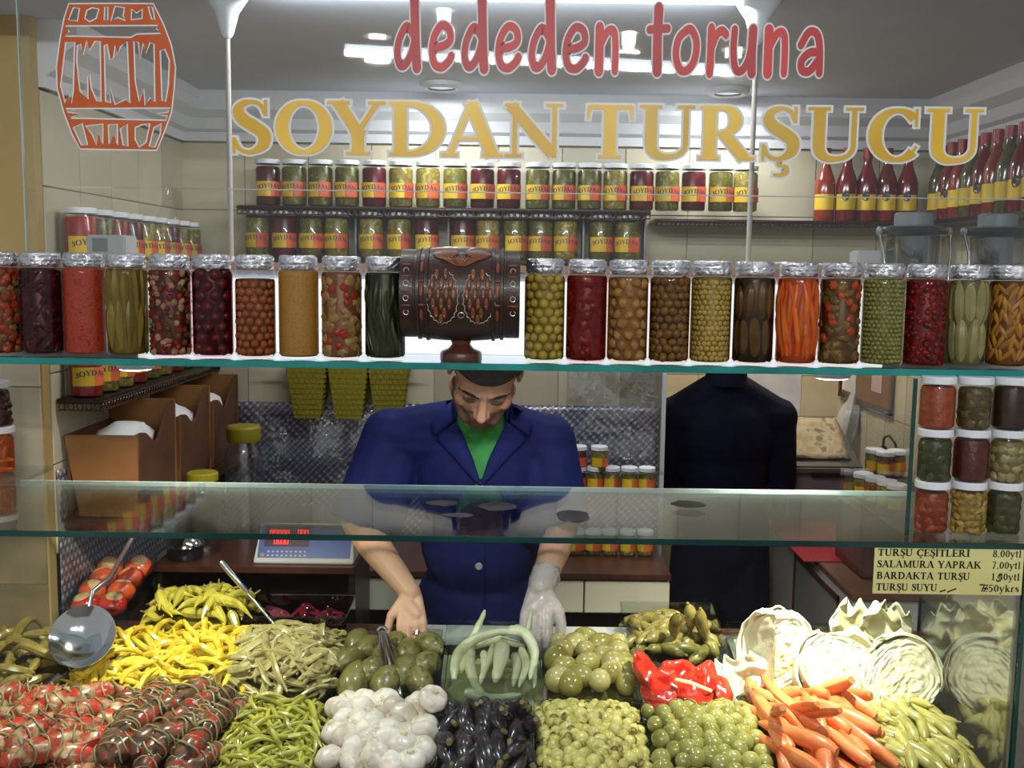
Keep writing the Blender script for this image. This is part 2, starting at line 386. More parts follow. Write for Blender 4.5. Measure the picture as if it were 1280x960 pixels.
def spl(pts, ws, sub=5):                       # Catmull-Rom
    o = []; ow = []; n = len(pts)
    for i in range(n-1):
        p = [V((*pts[min(max(i+k, 0), n-1)], 0)) for k in (-1, 0, 1, 2)]
        for s in range(sub):
            t = s/sub
            q = .5*((2*p[1])+(p[2]-p[0])*t+(2*p[0]-5*p[1]+4*p[2]-p[3])*t*t+(3*p[1]-p[0]-3*p[2]+p[3])*t**3)
            o.append((q.x, q.y)); ow.append(ws[i]*(1-t)+ws[i+1]*t)
    o.append(pts[-1]); ow.append(ws[-1]); return (o, ow, False)
TK, TN = .21, .08
def stem(x, y0=0, y1=1, w=TK): return ([(x, y0), (x, y0+.07), (x, y0+.16), (x, y1-.16), (x, y1-.07), (x, y1)], [w*1.5, w*1.1, w, w, w*1.1, w*1.5], False)
def ser(x, y, h=.19): return ln(x-h, y, x+h, y, .06)
SS = [spl([(.53, .74), (.47, .9), (.33, .965), (.17, .91), (.12, .77), (.2, .63), (.36, .51), (.51, .37), (.5, .17), (.36, .05), (.24, .03), (.12, .1), (.06, .27)], [.05, .07, .075, .12, .18, .21, .22, .21, .18, .09, .075, .07, .05]), ln(.545, .7, .545, 1, .05), ln(.045, 0, .045, .3, .05)]
CED = [spl([(.3, .02), (.3, -.08), (.42, -.12), (.42, -.22), (.32, -.27), (.22, -.26)], [.05, .05, .07, .1, .07, .04])]
GL = {
 'S': (.6, SS), 'Ş': (.6, SS+CED),
 'O': (1, [arc2(.5, .5, .39, .455, 0, 360, .23, .08, 40)]),
 'Y': (.92, [ln(.13, .98, .46, .42, .2), ln(.79, .98, .46, .42, .09), stem(.46, 0, .46, .2), ser(.14, .97), ser(.78, .97, .15), ser(.46, .03, .2)]),
 'D': (1, [stem(.2), ser(.18, .03, .17), ser(.18, .97, .17), ([(.2, .96), (.35, .96)], [.08, .08], False), arc2(.35, .5, .5, .46, 90, -90, .22, .08), ([(.35, .04), (.2, .04)], [.08, .08], False)]),
 'A': (1, [ln(.12, .02, .48, 1, .085), ln(.47, 1, .84, .02, .2), ln(.25, .33, .68, .33, .06), ser(.12, .03, .13), ser(.84, .03, .17)]),
 'N': (1, [ln(.17, 0, .17, .97, .08), ln(.1, .96, .83, .05, .2), ln(.85, 0, .85, .97, .08), ser(.15, .03, .15), ser(.12, .97, .12), ser(.85, .97, .15)]),
 'T': (.84, [stem(.42, 0, .98), ser(.42, .03, .2), ln(.05, .95, .79, .95, .08), ln(.06, .97, .04, .72, .07, .04), ln(.78, .97, .8, .72, .07, .04)]),
 'U': (.98, [ln(.2, 1, .2, .32, .2), spl([(.2, .34), (.22, .18), (.33, .065), (.5, .045), (.68, .09), (.78, .22), (.79, .4)], [.2, .19, .14, .09, .085, .085, .085]), ln(.79, .38, .79, 1, .085), ser(.19, .97), ser(.79, .97, .15)]),
 'R': (.98, [stem(.19), ser(.18, .03, .17), ser(.17, .97, .15), ln(.2, .96, .4, .96, .08), arc2(.4, .73, .22, .23, 90, -90, .2, .08), ln(.2, .49, .42, .49, .07), ln(.42, .5, .78, .03, .19), ser(.82, .03, .14)]),
 'C': (.88, [arc2(.5, .5, .38, .455, 42, 318, .23, .08, 30), ln(.82, .66, .82, .99, .055), ln(.78, .2, .84, .3, .05)]),
 'Ç': (.88, [arc2(.5, .5, .38, .455, 42, 318, .23, .08, 30), ln(.82, .66, .82, .99, .055)]+[(([(x+.18, y) for x, y in CED[0][0]]), CED[0][1], False)]),
 'E': (.8, [stem(.19), ser(.17, .03, .15), ser(.17, .97, .15), ln(.2, .96, .7, .96, .07), ln(.2, .5, .58, .5, .07), ln(.2, .04, .74, .04, .07), ln(.7, .97, .72, .75, .05), ln(.74, .03, .77, .28, .05), ln(.58, .38, .58, .62, .05)]),
 'I': (.44, [stem(.22), ser(.22, .03), ser(.22, .97)]), 'İ': (.44, [stem(.22), ser(.22, .03), ser(.22, .97), ln(.22, 1.08, .22, 1.22, .16)]),
 'L': (.78, [stem(.19), ser(.18, .03, .17), ser(.19, .97), ln(.2, .04, .7, .04, .07), ln(.7, .03, .74, .3, .05)]),
 'M': (1.2, [ln(.16, 0, .16, .97, .08), ln(.16, .97, .58, .05, .19), ln(.58, .05, 1, .97, .08), ln(1.02, 0, 1.02, 1, .2), ser(.15, .03, .13), ser(1.02, .03), ser(.14, .97, .12), ser(1.04, .97, .16)]),
 'P': (.84, [stem(.19), ser(.19, .03), ser(.17, .97, .15), ln(.2, .96, .4, .96, .08), arc2(.4, .71, .24, .25, 90, -90, .2, .08), ln(.2, .46, .42, .46, .07)]),
 'K': (1, [stem(.19), ser(.19, .03), ser(.19, .97), ln(.25, .42, .8, .97, .08), ln(.42, .58, .84, .03, .19), ser(.8, .97, .13), ser(.86, .03, .14)]),
 'B': (.88, [stem(.19), ser(.17, .03, .15), ser(.17, .97, .15), arc2(.4, .74, .22, .22, 90, -90, .19, .08), arc2(.42, .27, .28, .24, 90, -90, .2, .08), ln(.2, .96, .4, .96, .07), ln(.2, .52, .42, .52, .07), ln(.2, .04, .42, .04, .07)]),
 '0': (.62, [arc2(.31, .5, .2, .45, 0, 360, .15, .06, 30)]), '1': (.5, [ln(.27, 0, .27, 1, .14), ser(.27, .03, .15), ln(.1, .86, .27, .97, .06)]),
 '5': (.6, [ln(.14, .95, .5, .95, .1), ln(.16, .95, .12, .55, .06), arc2(.26, .32, .22, .28, 120, -130, .15, .07)]),
 '7': (.58, [ln(.08, .94, .52, .94, .1), ln(.5, .94, .2, 0, .08, .14)]),
 '8': (.62, [arc2(.31, .74, .16, .21, 0, 360, .13, .06, 24), arc2(.31, .26, .2, .22, 0, 360, .15, .06, 24)]),
 '.': (.28, [ln(.14, .0, .14, .13, .14)]), ' ': (.42, []), '-': (.4, [ln(.05, .3, .2, .36, .09), ln(.2, .36, .36, .42, .09)]),
 'y': (.6, [ln(.08, .66, .32, .04, .13), ln(.54, .66, .2, -.26, .06), ln(.2, -.26, .06, -.22, .1), ser(.1, .66, .1), ser(.53, .66, .08)]),
 't': (.4, [ln(.19, .88, .19, .12, .13), spl([(.19, .14), (.22, .04), (.36, .06)], [.13, .1, .05]), ln(.04, .64, .36, .64, .06)]),
 'l': (.36, [ln(.18, 0, .18, 1, .14), ser(.18, .03, .14), ln(.06, .97, .18, .97, .05)]),
 'k': (.62, [ln(.17, 0, .17, 1, .14), ln(.2, .3, .5, .64, .06), ln(.3, .4, .54, .03, .13), ser(.17, .03, .13), ser(.52, .03, .09)]),
 'r': (.48, [ln(.17, 0, .17, .66, .14), ser(.17, .03, .13), spl([(.19, .5), (.3, .64), (.42, .6)], [.06, .09, .13])]),
 's': (.48, [(([(x*.72+.02, y*.68) for x, y in SS[0][0]]), [q*.75 for q in SS[0][1]], False)]),
}
# casual brush letters (x-height 1)
def bl(pts, w=.2): return spl(pts, [w]*len(pts), 6)
BR = {
 'd': [bl([(.62, .78), (.42, .98), (.2, .7), (.12, .35), (.2, .08), (.36, .08), (.55, .32), (.66, .62)]), bl([(.66, 1.62), (.68, 1.0), (.7, .5), (.74, .02)], .27)],
 'e': [bl([(.15, .5), (.45, .52), (.7, .66), (.66, .92), (.42, 1.0), (.2, .75), (.13, .4), (.22, .1), (.45, .04), (.66, .18), (.74, .3)])],
 'n': [bl([(.16, 1.0), (.16, .5), (.16, .0)], .27), bl([(.2, .62), (.42, .92), (.62, .92), (.68, .6), (.68, .0)])],
 't': [bl([(.3, 1.45), (.28, .7), (.3, .02)], .3), bl([(.0, .97), (.3, .99), (.62, 1.0)], .2)],
 'o': [bl([(.45, .98), (.2, .78), (.12, .4), (.26, .06), (.5, .05), (.7, .3), (.74, .7), (.58, .98), (.42, .97)])],
 'r': [bl([(.2, 1.0), (.2, .5), (.18, .0)], .28), bl([(.24, .58), (.42, .88), (.62, .96), (.78, .88)], .22)],
 'u': [bl([(.14, 1.0), (.12, .5), (.2, .1), (.4, .05), (.6, .3), (.68, .6)]), bl([(.72, 1.0), (.7, .5), (.72, .0)], .26)],
 'a': [bl([(.14, .66), (.36, .96), (.6, .92), (.7, .6), (.72, .02)]), bl([(.66, .5), (.4, .48), (.18, .3), (.2, .08), (.42, .06), (.66, .3)], .2)],
}
def glyph(strokes, e, round_=False):
    ps = []; j = 0
    for pts, ws, cl in strokes:               # every stroke a hair in front of the last, so that none share a plane
        ring_ = len(pts) > 8 and math.hypot(pts[0][0]-pts[-1][0], pts[0][1]-pts[-1][1]) < 1e-4
        ps.append(mv(strokepoly(pts[:-1], ws[:-1], e, True) if ring_ else strokepoly(pts, ws, e), 0, 0, j)); j += 1
        if round_:
            for k in (0, -1): ps.append(mv(disc2(*pts[k], ws[k]/2+e), 0, 0, j)); j += 1
    return join(*ps)
m_gold = mat('gold_letter', (238, 188, 44), .35, c2=(250, 208, 76), ns=5)
m_red = mat('red_letter', (204, 50, 50), .4, c2=(214, 62, 58), ns=6)
m_wout = mat('white_letter_outline', (238, 238, 236), .4)
m_orange = mat('orange_logo', (208, 98, 34), .4, c2=(196, 84, 28), ns=9)
def letter(ch, strokes, x0, x1, zb, h, wd, m, par, e, round_=False):
    sx = (x1-x0)/wd
    def flat(p, y): return [V((v.x*sx+x0, y-v.z*.00009, v.y*h+zb)) for v in p[0]], p[1]
    o = ob('letter', flat(glyph(strokes, 0, round_), -.0024), m, par, smooth=False)
    ob('letter_outline', flat(glyph(strokes, e, round_), -.0008), m_wout, o, smooth=False)
zb = PZ(640, 196.5, YG); hc = PZ(640, 129, YG)-zb
for ch, a, b in zip('SOYDANTURŞUCU', [289, 345, 413, 486, 553, 631, 732, 799, 873, 951, 1009, 1085, 1157], [337, 415, 482, 559, 628, 704, 793, 871, 946, 998, 1081, 1149, 1231]):
    letter(ch, GL[ch][1], PX(a, 165, YG), PX(b, 165, YG), zb, hc, GL[ch][0], m_gold, gp, .042)
zb = PZ(760, 89, YG); hx = PZ(760, 35, YG)-zb
for ch, a, b in zip('dededentoruna', [492, 535, 576, 618, 660, 702, 743, 811, 840, 882, 912, 954, 995], [526, 569, 610, 653, 695, 737, 776, 834, 875, 909, 946, 988, 1031]):
    wd = {'t': .62, 'r': .84}.get(ch, .86)
    letter(ch, BR[ch], PX(a, 60, YG), PX(b, 60, YG), zb, hx, wd, m_red, gp, .045, True)
# barrel logo: orange shape with cut-outs, white contour lines
K = 430/1280
OUT = [(258, 15), (415, 14), (572, 15), (610, 90), (640, 170), (655, 250), (650, 330), (640, 420), (610, 500), (585, 560), (440, 558), (300, 555), (270, 500), (240, 420), (215, 330), (212, 250), (225, 150), (240, 70)]
HO = [[(258, 75), (275, 30), (298, 32), (290, 80)], [(318, 70), (325, 40), (345, 30), (370, 35), (360, 70), (335, 82)], [(390, 75), (392, 28), (403, 28), (403, 75)],
 [(415, 80), (430, 25), (465, 30), (460, 60), (470, 78), (440, 66)], [(490, 75), (492, 35), (510, 50), (532, 35), (530, 70)], [(553, 25), (570, 30), (578, 75), (566, 72)],
 [(245, 98), (590, 96), (583, 107), (600, 125), (510, 128), (490, 140), (245, 135), (260, 118)],
 [(247, 158), (280, 158), (275, 340), (268, 385), (255, 345), (245, 385), (228, 320)],
 [(290, 170), (302, 165), (312, 205), (325, 152), (335, 190), (355, 155), (375, 155), (378, 380), (362, 375), (342, 330), (335, 270), (328, 290), (330, 370), (300, 340), (288, 230)],
 [(390, 170), (400, 165), (412, 225), (425, 215), (430, 170), (440, 205), (450, 175), (475, 155), (485, 385), (470, 370), (430, 390), (410, 320), (414, 385), (395, 380)],
 [(500, 155), (518, 160), (522, 225), (535, 160), (545, 200), (560, 160), (575, 165), (578, 380), (560, 365), (542, 395), (537, 330), (520, 380), (505, 300)],
 [(598, 190), (615, 185), (632, 225), (628, 320), (618, 378), (605, 375)],
 [(245, 405), (635, 403), (628, 418), (585, 425), (625, 432), (620, 448), (260, 440), (300, 425), (255, 418)],
 [(275, 475), (308, 460), (328, 540), (305, 540)], [(320, 470), (385, 462), (385, 540), (366, 495), (360, 540), (345, 500)], [(405, 465), (438, 462), (440, 545), (425, 500), (408, 540)],
 [(450, 480), (475, 462), (478, 545), (460, 540)], [(505, 475), (530, 465), (560, 460), (545, 530), (520, 548), (505, 520)], [(575, 475), (602, 460), (598, 500), (578, 548), (557, 545)]]
def lp(c): p = P(c[0]*K, c[1]*K, YG); return V((p.x, -.0022, p.z))
from mathutils.geometry import tessellate_polygon
polys = [[V((q.x, q.z, 0)) for q in map(lp, c)] for c in [OUT]+HO]
tri = tessellate_polygon(polys); fl = [q for c in polys for q in c]
logo = ob('barrel_logo', ([V((q.x, -.0022, q.y)) for q in fl], [tuple(t) for t in tri]), m_orange, gp, smooth=False)
for c in polys:
    s = strokepoly([(q.x, q.y) for q in c], [.0032]*len(c), 0, True)
    ob('contour_line', ([V((q.x, -.003, q.y)) for q in s[0]], s[1]), m_wout, logo, smooth=False)
# ------------------------------------------------------------------ tall jars on the upper shelf
YJ, RJ, HJ = 2.105, .0428, .212
jar_glass = mesh('glass', lathe([(.001, .001), (.034, 0), (.040, .003), (RJ, .010), (RJ, .168), (.041, .178), (.036, .188), (.036, .196)], 32, cap=False), m_jarglass)
def foil_lid(seed):
    rnd = random.Random(seed)
    p = lathe([(.0372, .182), (.0385, .184), (.0395, .188), (.0388, .192), (.0396, .196), (.0388, .200), (.0392, .204), (.0375, .2085), (.03, .2105), (.02, .2095), (.01, .2102), (.001, .210)], 40, cap=False)
    v = []
    for q in p[0]:
        n = noise.noise(q*95+V((seed*3.1, 0, 0))); n2 = noise.noise(q*210+V((0, seed, 5)))
        k = 1+.045*n+.055*n2*rnd.uniform(.3, 1); v.append(V((q.x*k, q.y*k, q.z+.0026*n2+.0012*n)))
    return v, p[1]
LIDS = [mesh('foil_lid', foil_lid(i), m_foil, False) for i in range(4)]
def veg(L, prof, bend=0, n=8, flat=1.0, seed=0, wob=0.0, k=9):
    """long vegetable along +x, radius profile over its length, bent in the xy plane"""
    rnd = random.Random(seed); pts = []; rad = []
    for i in range(k):
        t = i/(k-1); x = (t-.5)*L
        y = bend*(1-(2*t-1)**2)*L + wob*L*math.sin(t*7+seed)*.5; z = wob*L*math.cos(t*6+seed*1.7)*.4
        pts.append((x, y, z))
        s = t*(len(prof)-1); a = int(min(s, len(prof)-2)); f = s-a
        rad.append(prof[a]*(1-f)+prof[a+1]*f)
    return tube(pts, rad, n, True, flat)
def chunk(r, seed, sub=1, rough=.3, s=(1, 1, 1)):
    return ell((0, 0, 0), (r*s[0], r*s[1], r*s[2]), 9, 6, lambda q: 1+rough*noise.noise(q*1.6+V((seed*2.3, seed, 0))))
def cyl_pos(a, r, z): return V((r*math.sin(a), -r*math.cos(a), z))
def brine_mat(m):
    src = [n for n in m.node_tree.nodes if n.type == 'VALTORGB']
    c = src[0].color_ramp.elements[0].color if src else (.5, .4, .2, 1); k = max(c[:3])
    t = [int(255*(.85+.15*(c[i]/k)**.45)) for i in range(3)]
    return glass('brine_'+m.name, t, 0.0, .1, base=0.0)
def core(par, m, r=.033, z1=.178, name='packed_filling'):
    if name == 'packed_filling': ob('brine', lathe([(.001, .0035), (.0385, .004), (.0415, .010), (.0415, z1-.006), (.040, z1), (.001, z1)], 30, cap=False), brine_mat(m), par)
    p = lathe([(r*.9, .006), (r, .010), (r, z1-.004), (r*.94, z1)], 28)
    if name == 'packed_filling': p = join(p, lathe([(.036, .0052), (.0400, .010), (.0408, .014), (.0408, z1-.007), (.0385, z1-.001)], 22, a0=-.06, a1=PI+.06, cap=False))   # the jar's far half, packed to the glass
    return ob(name, p, m, par)
def put(par, name, me, a, r, z, rot=(0, 0, 0), s=1):
    o = bpy.data.objects.new(name, me); C.objects.link(o); o.parent = par
    o.location = cyl_pos(a, r, z); o.rotation_euler = (rot[0], rot[1], rot[2]+a); o.scale = (s, s, s); return o
def content(par, kind, a):
    rnd = random.Random(sum(map(ord, kind+a.get('name', '')))+int(par.location.x*997))
    if kind == 'fine':
        core(par, a['m'], .0402, a.get('top', .18), 'pickle_filling')
    elif kind == 'balls':
        r = a['r']; core(par, a['core'], a.get('cr', .0402-r*.85), a.get('top', .176)); n = max(6, int(2*PI*(.0405-r)/(2*r*1.02))); z = .007+r; row = 0
        mes = [mesh(a['name'], ell((0, 0, 0), (r, r*a.get('el', 1), r*a.get('ez', 1)), 12, 8, lambda q: 1+a.get('ro', .05)*noise.noise(q*1.5+V((i, 0, 0)))), a['m']) for i in range(3)]
        while z < a.get('top', .172):
            for i in range(n):
                an = 2*PI*(i+.5*(row % 2))/n+rnd.uniform(-.1, .1)*r*9
                if abs((an+PI) % (2*PI)-PI) > 2.0: continue
                put(par, a['name'], rnd.choice(mes), an, .0402-r*rnd.uniform(.98, 1.12), z+rnd.uniform(-.2, .2)*r, (rnd.uniform(-.6, .6), rnd.uniform(-3, 3), 0), rnd.uniform(.9, 1.05))
            z += r*1.74; row += 1
    elif kind == 'sticks':
        core(par, a['core'], a.get('cr', .0355))
        L = a['L']; r = a['r']; n = max(5, int(2*PI*(.0402-r)/(2*r)*a.get('dens', 1.0)))
        mes = [mesh(a['name'], veg(L*rnd.uniform(.86, 1.08), a['prof'], rnd.uniform(-.04, .04), 8, a.get('flat', 1), i, a.get('wob', 0)), a['m']) for i in range(4)]
        tiers = a['tiers']
        for t in range(tiers):
            for i in range(n):
                an = 2*PI*(i+.5*t)/n+rnd.uniform(-.08, .08)
                if abs((an+PI) % (2*PI)-PI) > 2.0: continue
                zc = .008+L*.5+t*(.168-L)/max(1, tiers-1)+rnd.uniform(-.006, .006) if tiers > 1 else .094
                lim = max(.008+L*.56, min(zc, .182-L*.56)) if tiers > 1 else .094
                put(par, a['name'], rnd.choice(mes), an, .0398-r*a.get('flat', 1)*rnd.uniform(1.0, 1.15), lim, (0, PI/2+rnd.uniform(-1, 1)*a.get('lean', .06), 0))
    elif kind == 'mix':
        core(par, a['core'], .0365)
        mes = []
        for i, (m, sc_, el_) in enumerate(a['ms']): mes += [mesh(a['name'], chunk(sc_, i*3+j, s=el_, rough=.5), m) for j in range(2)]
        z = .012
        while z < .176:
            for i in range(a.get('n', 12)):
                an = 2*PI*(i+rnd.random())/a.get('n', 12)
                if abs((an+PI) % (2*PI)-PI) > 2.0: continue
                me_ = rnd.choice(mes); th_ = max(abs(v.co.y) for v in me_.vertices); k_ = rnd.uniform(.8, 1.05); ex_ = max(v.co.length for v in me_.vertices)*k_
                put(par, a['name'], me_, an, math.sqrt(max(.0001, .0415**2-ex_**2))-th_*k_*.6, min(max(z+rnd.uniform(-.004, .004), ex_+.004), .18-ex_), (rnd.uniform(-.15, .15), rnd.uniform(-3, 3), 0), k_)
            z += a.get('dz', .0115)
    elif kind == 'grain':                      # too small to pick apart one by one
        core(par, a['core'], .0365); ps = []; r = a['r']; n = int(2*PI*.039/(2*r*1.0)); z = .007+r; row = 0
        while z < .178:
            for i in range(n):
                an = 2*PI*(i+.5*(row % 2))/n+rnd.uniform(-.3, .3)*r*20*a.get('j', 1)
                if abs((an+PI) % (2*PI)-PI) > 2.0: continue
                c = cyl_pos(an, .0405-r*.9, z+rnd.uniform(-.2, .2)*r); q = ell((0, 0, 0), (r*rnd.uniform(.85, 1.05), r*a.get('fl', 1), r*rnd.uniform(.8, 1.05)), 7, 5)
                ps.append(xf(q, Matrix.Translation(c) @ Matrix.Rotation(an, 4, 'Z') @ Matrix.Rotation(rnd.uniform(-3, 3), 4, 'Y')))
            z += r*1.72; row += 1
        o = ob(a['name'], join(*ps), a['m'], par); o['kind'] = 'stuff'
def T(n, c, c2, **k): return mat(n, c, k.pop('rough', .35), c2=c2, ns=k.pop('ns', 60), trans=k.pop('trans', .4), **k)
brine = T('olive_brine', (96, 84, 36), (80, 70, 28)); brineb = T('brown_brine', (92, 46, 20), (70, 34, 16)); brinep = T('pale_brine', (168, 144, 84), (150, 126, 70))
P1 = [.2, .8, 1, 1, .95, .7, .2]
def pr(r, p=P1): return [r*q for q in p]
JARS = [
 (-6, 'mix', dict(name='pickled_piece', core=T('c1', (110, 70, 40), (90, 50, 30)), ms=[(T('c1a', (150, 120, 70), (130, 100, 60)), .009, (1, .6, 1)), (T('c1b', (186, 84, 44), (170, 60, 36)), .009, (1, .6, 1))]), 'tall jar of mixed orange and beige pickles at the left end of the shelf'),
 (47, 'mix', dict(name='beet_piece', core=T('c2', (66, 18, 20), (44, 12, 16)), n=9, dz=.014, ms=[(T('c2a', (84, 24, 26), (58, 14, 18)), .013, (.7, .6, 1.3))]), 'tall jar of very dark maroon beet pickles'),
 (101, 'fine', dict(m=T('grated_carrot', (176, 54, 22), (150, 36, 16), ns=120, bump=.7, bs=260, c3=(190, 66, 28))), 'tall jar of grated orange-red carrot pickle'),
 (155, 'sticks', dict(name='pickled_pepper', core=T('c4', (120, 106, 40), (104, 90, 30)), L=.098, r=.0105, cr=.034, dens=1.2, prof=pr(.0105, [.5, 1, 1.1, 1, .8, .5, .15]), tiers=2, flat=.7, m=T('c4a', (158, 140, 62), (136, 118, 46), ns=25)), 'tall jar of long olive-yellow peppers'),
 (209, 'mix', dict(name='pickled_piece', core=T('c5', (96, 40, 26), (70, 30, 20)), ms=[(T('c5a', (196, 180, 140), (176, 156, 110)), .008, (1, .7, .9)), (T('c5b', (160, 44, 28), (130, 30, 22)), .0075, (1, .7, .9)), (T('c5c', (120, 92, 48), (90, 70, 36)), .008, (1, .7, .9))]), 'tall jar of chopped white and red vegetables'),
 (262, 'balls', dict(name='pickled_plum', r=.0125, ro=.08, core=T('c6', (80, 12, 14), (58, 8, 12)), m=T('c6a', (112, 26, 22), (82, 14, 16), ns=20)), 'tall jar of dark red plums'),
 (316, 'balls', dict(name='pickled_medlar', r=.0086, ro=.12, top=.163, core=T('c7', (110, 62, 26), (90, 50, 22)), m=T('c7a', (186, 118, 60), (166, 98, 48), ns=40)), 'tall jar of small round tan medlars with white gap on top'),
 (371, 'fine', dict(m=T('yellow_relish', (196, 142, 44), (186, 128, 38), ns=160, bump=.5, bs=300, c3=(204, 150, 54))), 'tall jar of smooth mustard-yellow relish with red specks'),
 (425, 'mix', dict(name='pickled_piece', core=T('c9', (150, 110, 66), (130, 90, 52)), n=8, dz=.015, ms=[(T('c9a', (190, 158, 106), (170, 138, 86)), .0125, (1, .5, .9)), (T('c9b', (196, 164, 112), (160, 130, 80)), .013, (1.1, .5, .7)), (T('c9c', (190, 70, 50), (170, 50, 40)), .009, (1, .5, 1))]), 'tall jar of beige cabbage with red flecks'),
 (480, 'sticks', dict(name='pickled_bean', core=T('ca', (44, 46, 24), (34, 36, 18)), L=.10, r=.0052, prof=pr(.0052), tiers=2, dens=.9, wob=.06, lean=.22, m=T('caa', (70, 74, 42), (54, 58, 32), ns=25)), 'tall jar of dark green beans beside the wooden barrel'),
 (681, 'balls', dict(name='pickled_tomato', r=.0098, ro=.06, core=T('cb', (140, 122, 44), (120, 104, 36)), m=T('cba', (192, 172, 92), (208, 186, 84), ns=20)), 'tall jar of yellow-green balls right of the wooden barrel'),
 (734, 'mix', dict(name='red_pepper_piece', core=T('cc', (136, 22, 14), (112, 16, 12)), n=7, dz=.017, ms=[(T('cca', (142, 28, 18), (112, 18, 14)), .015, (1, .4, 1))]), 'tall jar of deep red pepper pieces'),
 (786, 'balls', dict(name='pickled_garlic_bulb', r=.0118, ro=.2, ez=.82, core=T('cd', (168, 122, 62), (150, 106, 50)), m=T('cda', (198, 160, 100), (180, 142, 84), ns=20)), 'tall jar of pale beige garlic bulbs'),
 (839, 'balls', dict(name='pickled_olive', r=.0088, ez=1.18, el=.9, ro=.05, core=T('ce', (70, 36, 14), (56, 28, 10)), m=T('cea', (150, 122, 58), (124, 96, 40), ns=30)), 'tall jar of brown-green olives in dark brine'),
 (891, 'grain', dict(name='lupin_beans', r=.0060, fl=.6, core=T('cf', (150, 126, 50), (130, 108, 40)), m=T('cfa', (228, 204, 122), (208, 182, 98), ns=60)), 'tall jar of small pale yellow lupin beans'),
 (945, 'sticks', dict(name='pickled_cucumber', core=T('cg', (56, 40, 18), (44, 32, 14)), L=.088, r=.0145, cr=.031, dens=1.35, prof=pr(.0145, [.35, .85, 1, 1, 1, .85, .35]), tiers=2, m=T('cga', (112, 84, 40), (92, 68, 32), ns=30)), 'tall jar of dark brown-green cucumbers'),
 (1000, 'sticks', dict(name='carrot_stick', core=T('ch', (206, 92, 24), (190, 78, 18)), L=.15, r=.006, prof=pr(.006, [.7, 1, 1, 1, 1, 1, .6]), tiers=2, dens=1.2, wob=.05, lean=.15, m=T('cha', (238, 130, 44), (226, 104, 30), ns=18)), 'tall jar of bright orange carrot sticks'),
 (1054, 'mix', dict(name='pickled_piece', core=T('ci', (110, 80, 40), (90, 62, 32)), n=8, dz=.015, ms=[(T('cia', (160, 138, 82), (140, 116, 62)), .0125, (1.2, .5, .8)), (T('cib', (130, 108, 58), (110, 90, 46)), .013, (1.1, .5, .7)), (T('cic', (206, 92, 40), (190, 74, 30)), .011, (1, .6, 1))]), 'tall jar of mixed vegetables with orange carrot slices'),
 (1108, 'grain', dict(name='green_peas', r=.0052, j=.2, core=T('cj', (122, 120, 66), (104, 102, 54)), m=T('cja', (176, 174, 108), (156, 156, 90), ns=60)), 'tall jar of small round green peas'),
 (1161, 'mix', dict(name='chopped_chilli', core=T('ck', (120, 16, 12), (96, 12, 10)), n=13, dz=.010, ms=[(T('cka', (160, 28, 20), (128, 18, 16)), .008, (1, .6, .8)), (T('ckb', (120, 20, 16), (90, 14, 12)), .008, (1, .6, .8))]), 'tall jar of chopped bright red chillies'),
 (1215, 'sticks', dict(name='pickled_cucumber', core=T('cl', (136, 130, 88), (118, 112, 74)), L=.086, r=.0135, cr=.031, dens=1.35, prof=pr(.0135, [.4, .9, 1, 1, 1, .9, .4]), tiers=2, m=T('cla', (186, 178, 132), (166, 158, 110), ns=25)), 'tall jar of pale grey-green cucumbers'),
 (1268, 'sticks', dict(name='small_yellow_pepper', core=T('cm', (130, 84, 24), (110, 70, 20)), L=.036, r=.0055, prof=pr(.0055), tiers=6, lean=.9, dens=1, m=T('cma', (212, 168, 74), (192, 146, 56), ns=20)), 'tall jar of small yellow peppers at the right end of the shelf'),
]
for i, (px, kind, a, lab) in enumerate(JARS):
    t = thing('pickle_jar', lab, 'jar', (PX(px, 390, YJ-.02), YJ, ZU+.0006), random.uniform(-.1, .1))
    ob('glass', jar_glass, parent=t); ob('foil_lid', LIDS[i % 4], parent=t, rot=(0, 0, i*1.3)); content(t, kind, a)

# ------------------------------------------------------------------ carved wooden barrel on a foot
bx = PX(577, 370, YJ); zc = PZ(577, 368, YJ-.02)
t = thing('wooden_barrel', 'carved dark wooden barrel with grape clusters on a small foot', 'barrel', (bx, YJ-.005, ZU+.0006))
hz = zc-ZU; m_bar = mat('carved_wood', (58, 32, 22), .42, c2=(40, 22, 16), ns=30, bump=.25, bs=120, coat=.1)
m_cut = mat('cut_wood', (132, 78, 40), .4, c2=(110, 60, 30), ns=40)
m_sil = mat('silver_wire', (200, 196, 180), .3, .7)
rb, L2 = .096, .119
def brl(x): return rb*(1-.13*(x/L2)**2)
Mx = Matrix.Translation((0, 0, hz)) @ Matrix.Rotation(PI/2, 4, 'Y')
ob('body', xf(lathe([(.001, -L2+.008), (brl(L2)*.86, -L2+.008), (brl(L2)*.9, -L2)]+[(brl(-L2+2*L2*i/14), -L2+2*L2*i/14) for i in range(15)]+[(brl(L2)*.9, L2), (brl(L2)*.86, L2-.008), (.001, L2-.008)], 48, cap=False), Mx), m_bar, t)
for s in (-1, 1):
    for c, wd, hh in [(.105, .014, .003), (.083, .004, .0035), (.066, .004, .0035)]:
        ob('hoop', xf(lathe([(brl(c)+.0, s*c-wd), (brl(c)+hh, s*c-wd+.001), (brl(c)+hh, s*c+wd-.001), (brl(c), s*c+wd)], 48, cap=False), Mx), m_bar, t)
def onb(x, a, lift=0):                         # a point on the barrel's front: angle a above the horizontal
    r = brl(x)+lift; return V((x, -r*math.cos(a), hz+r*math.sin(a)))
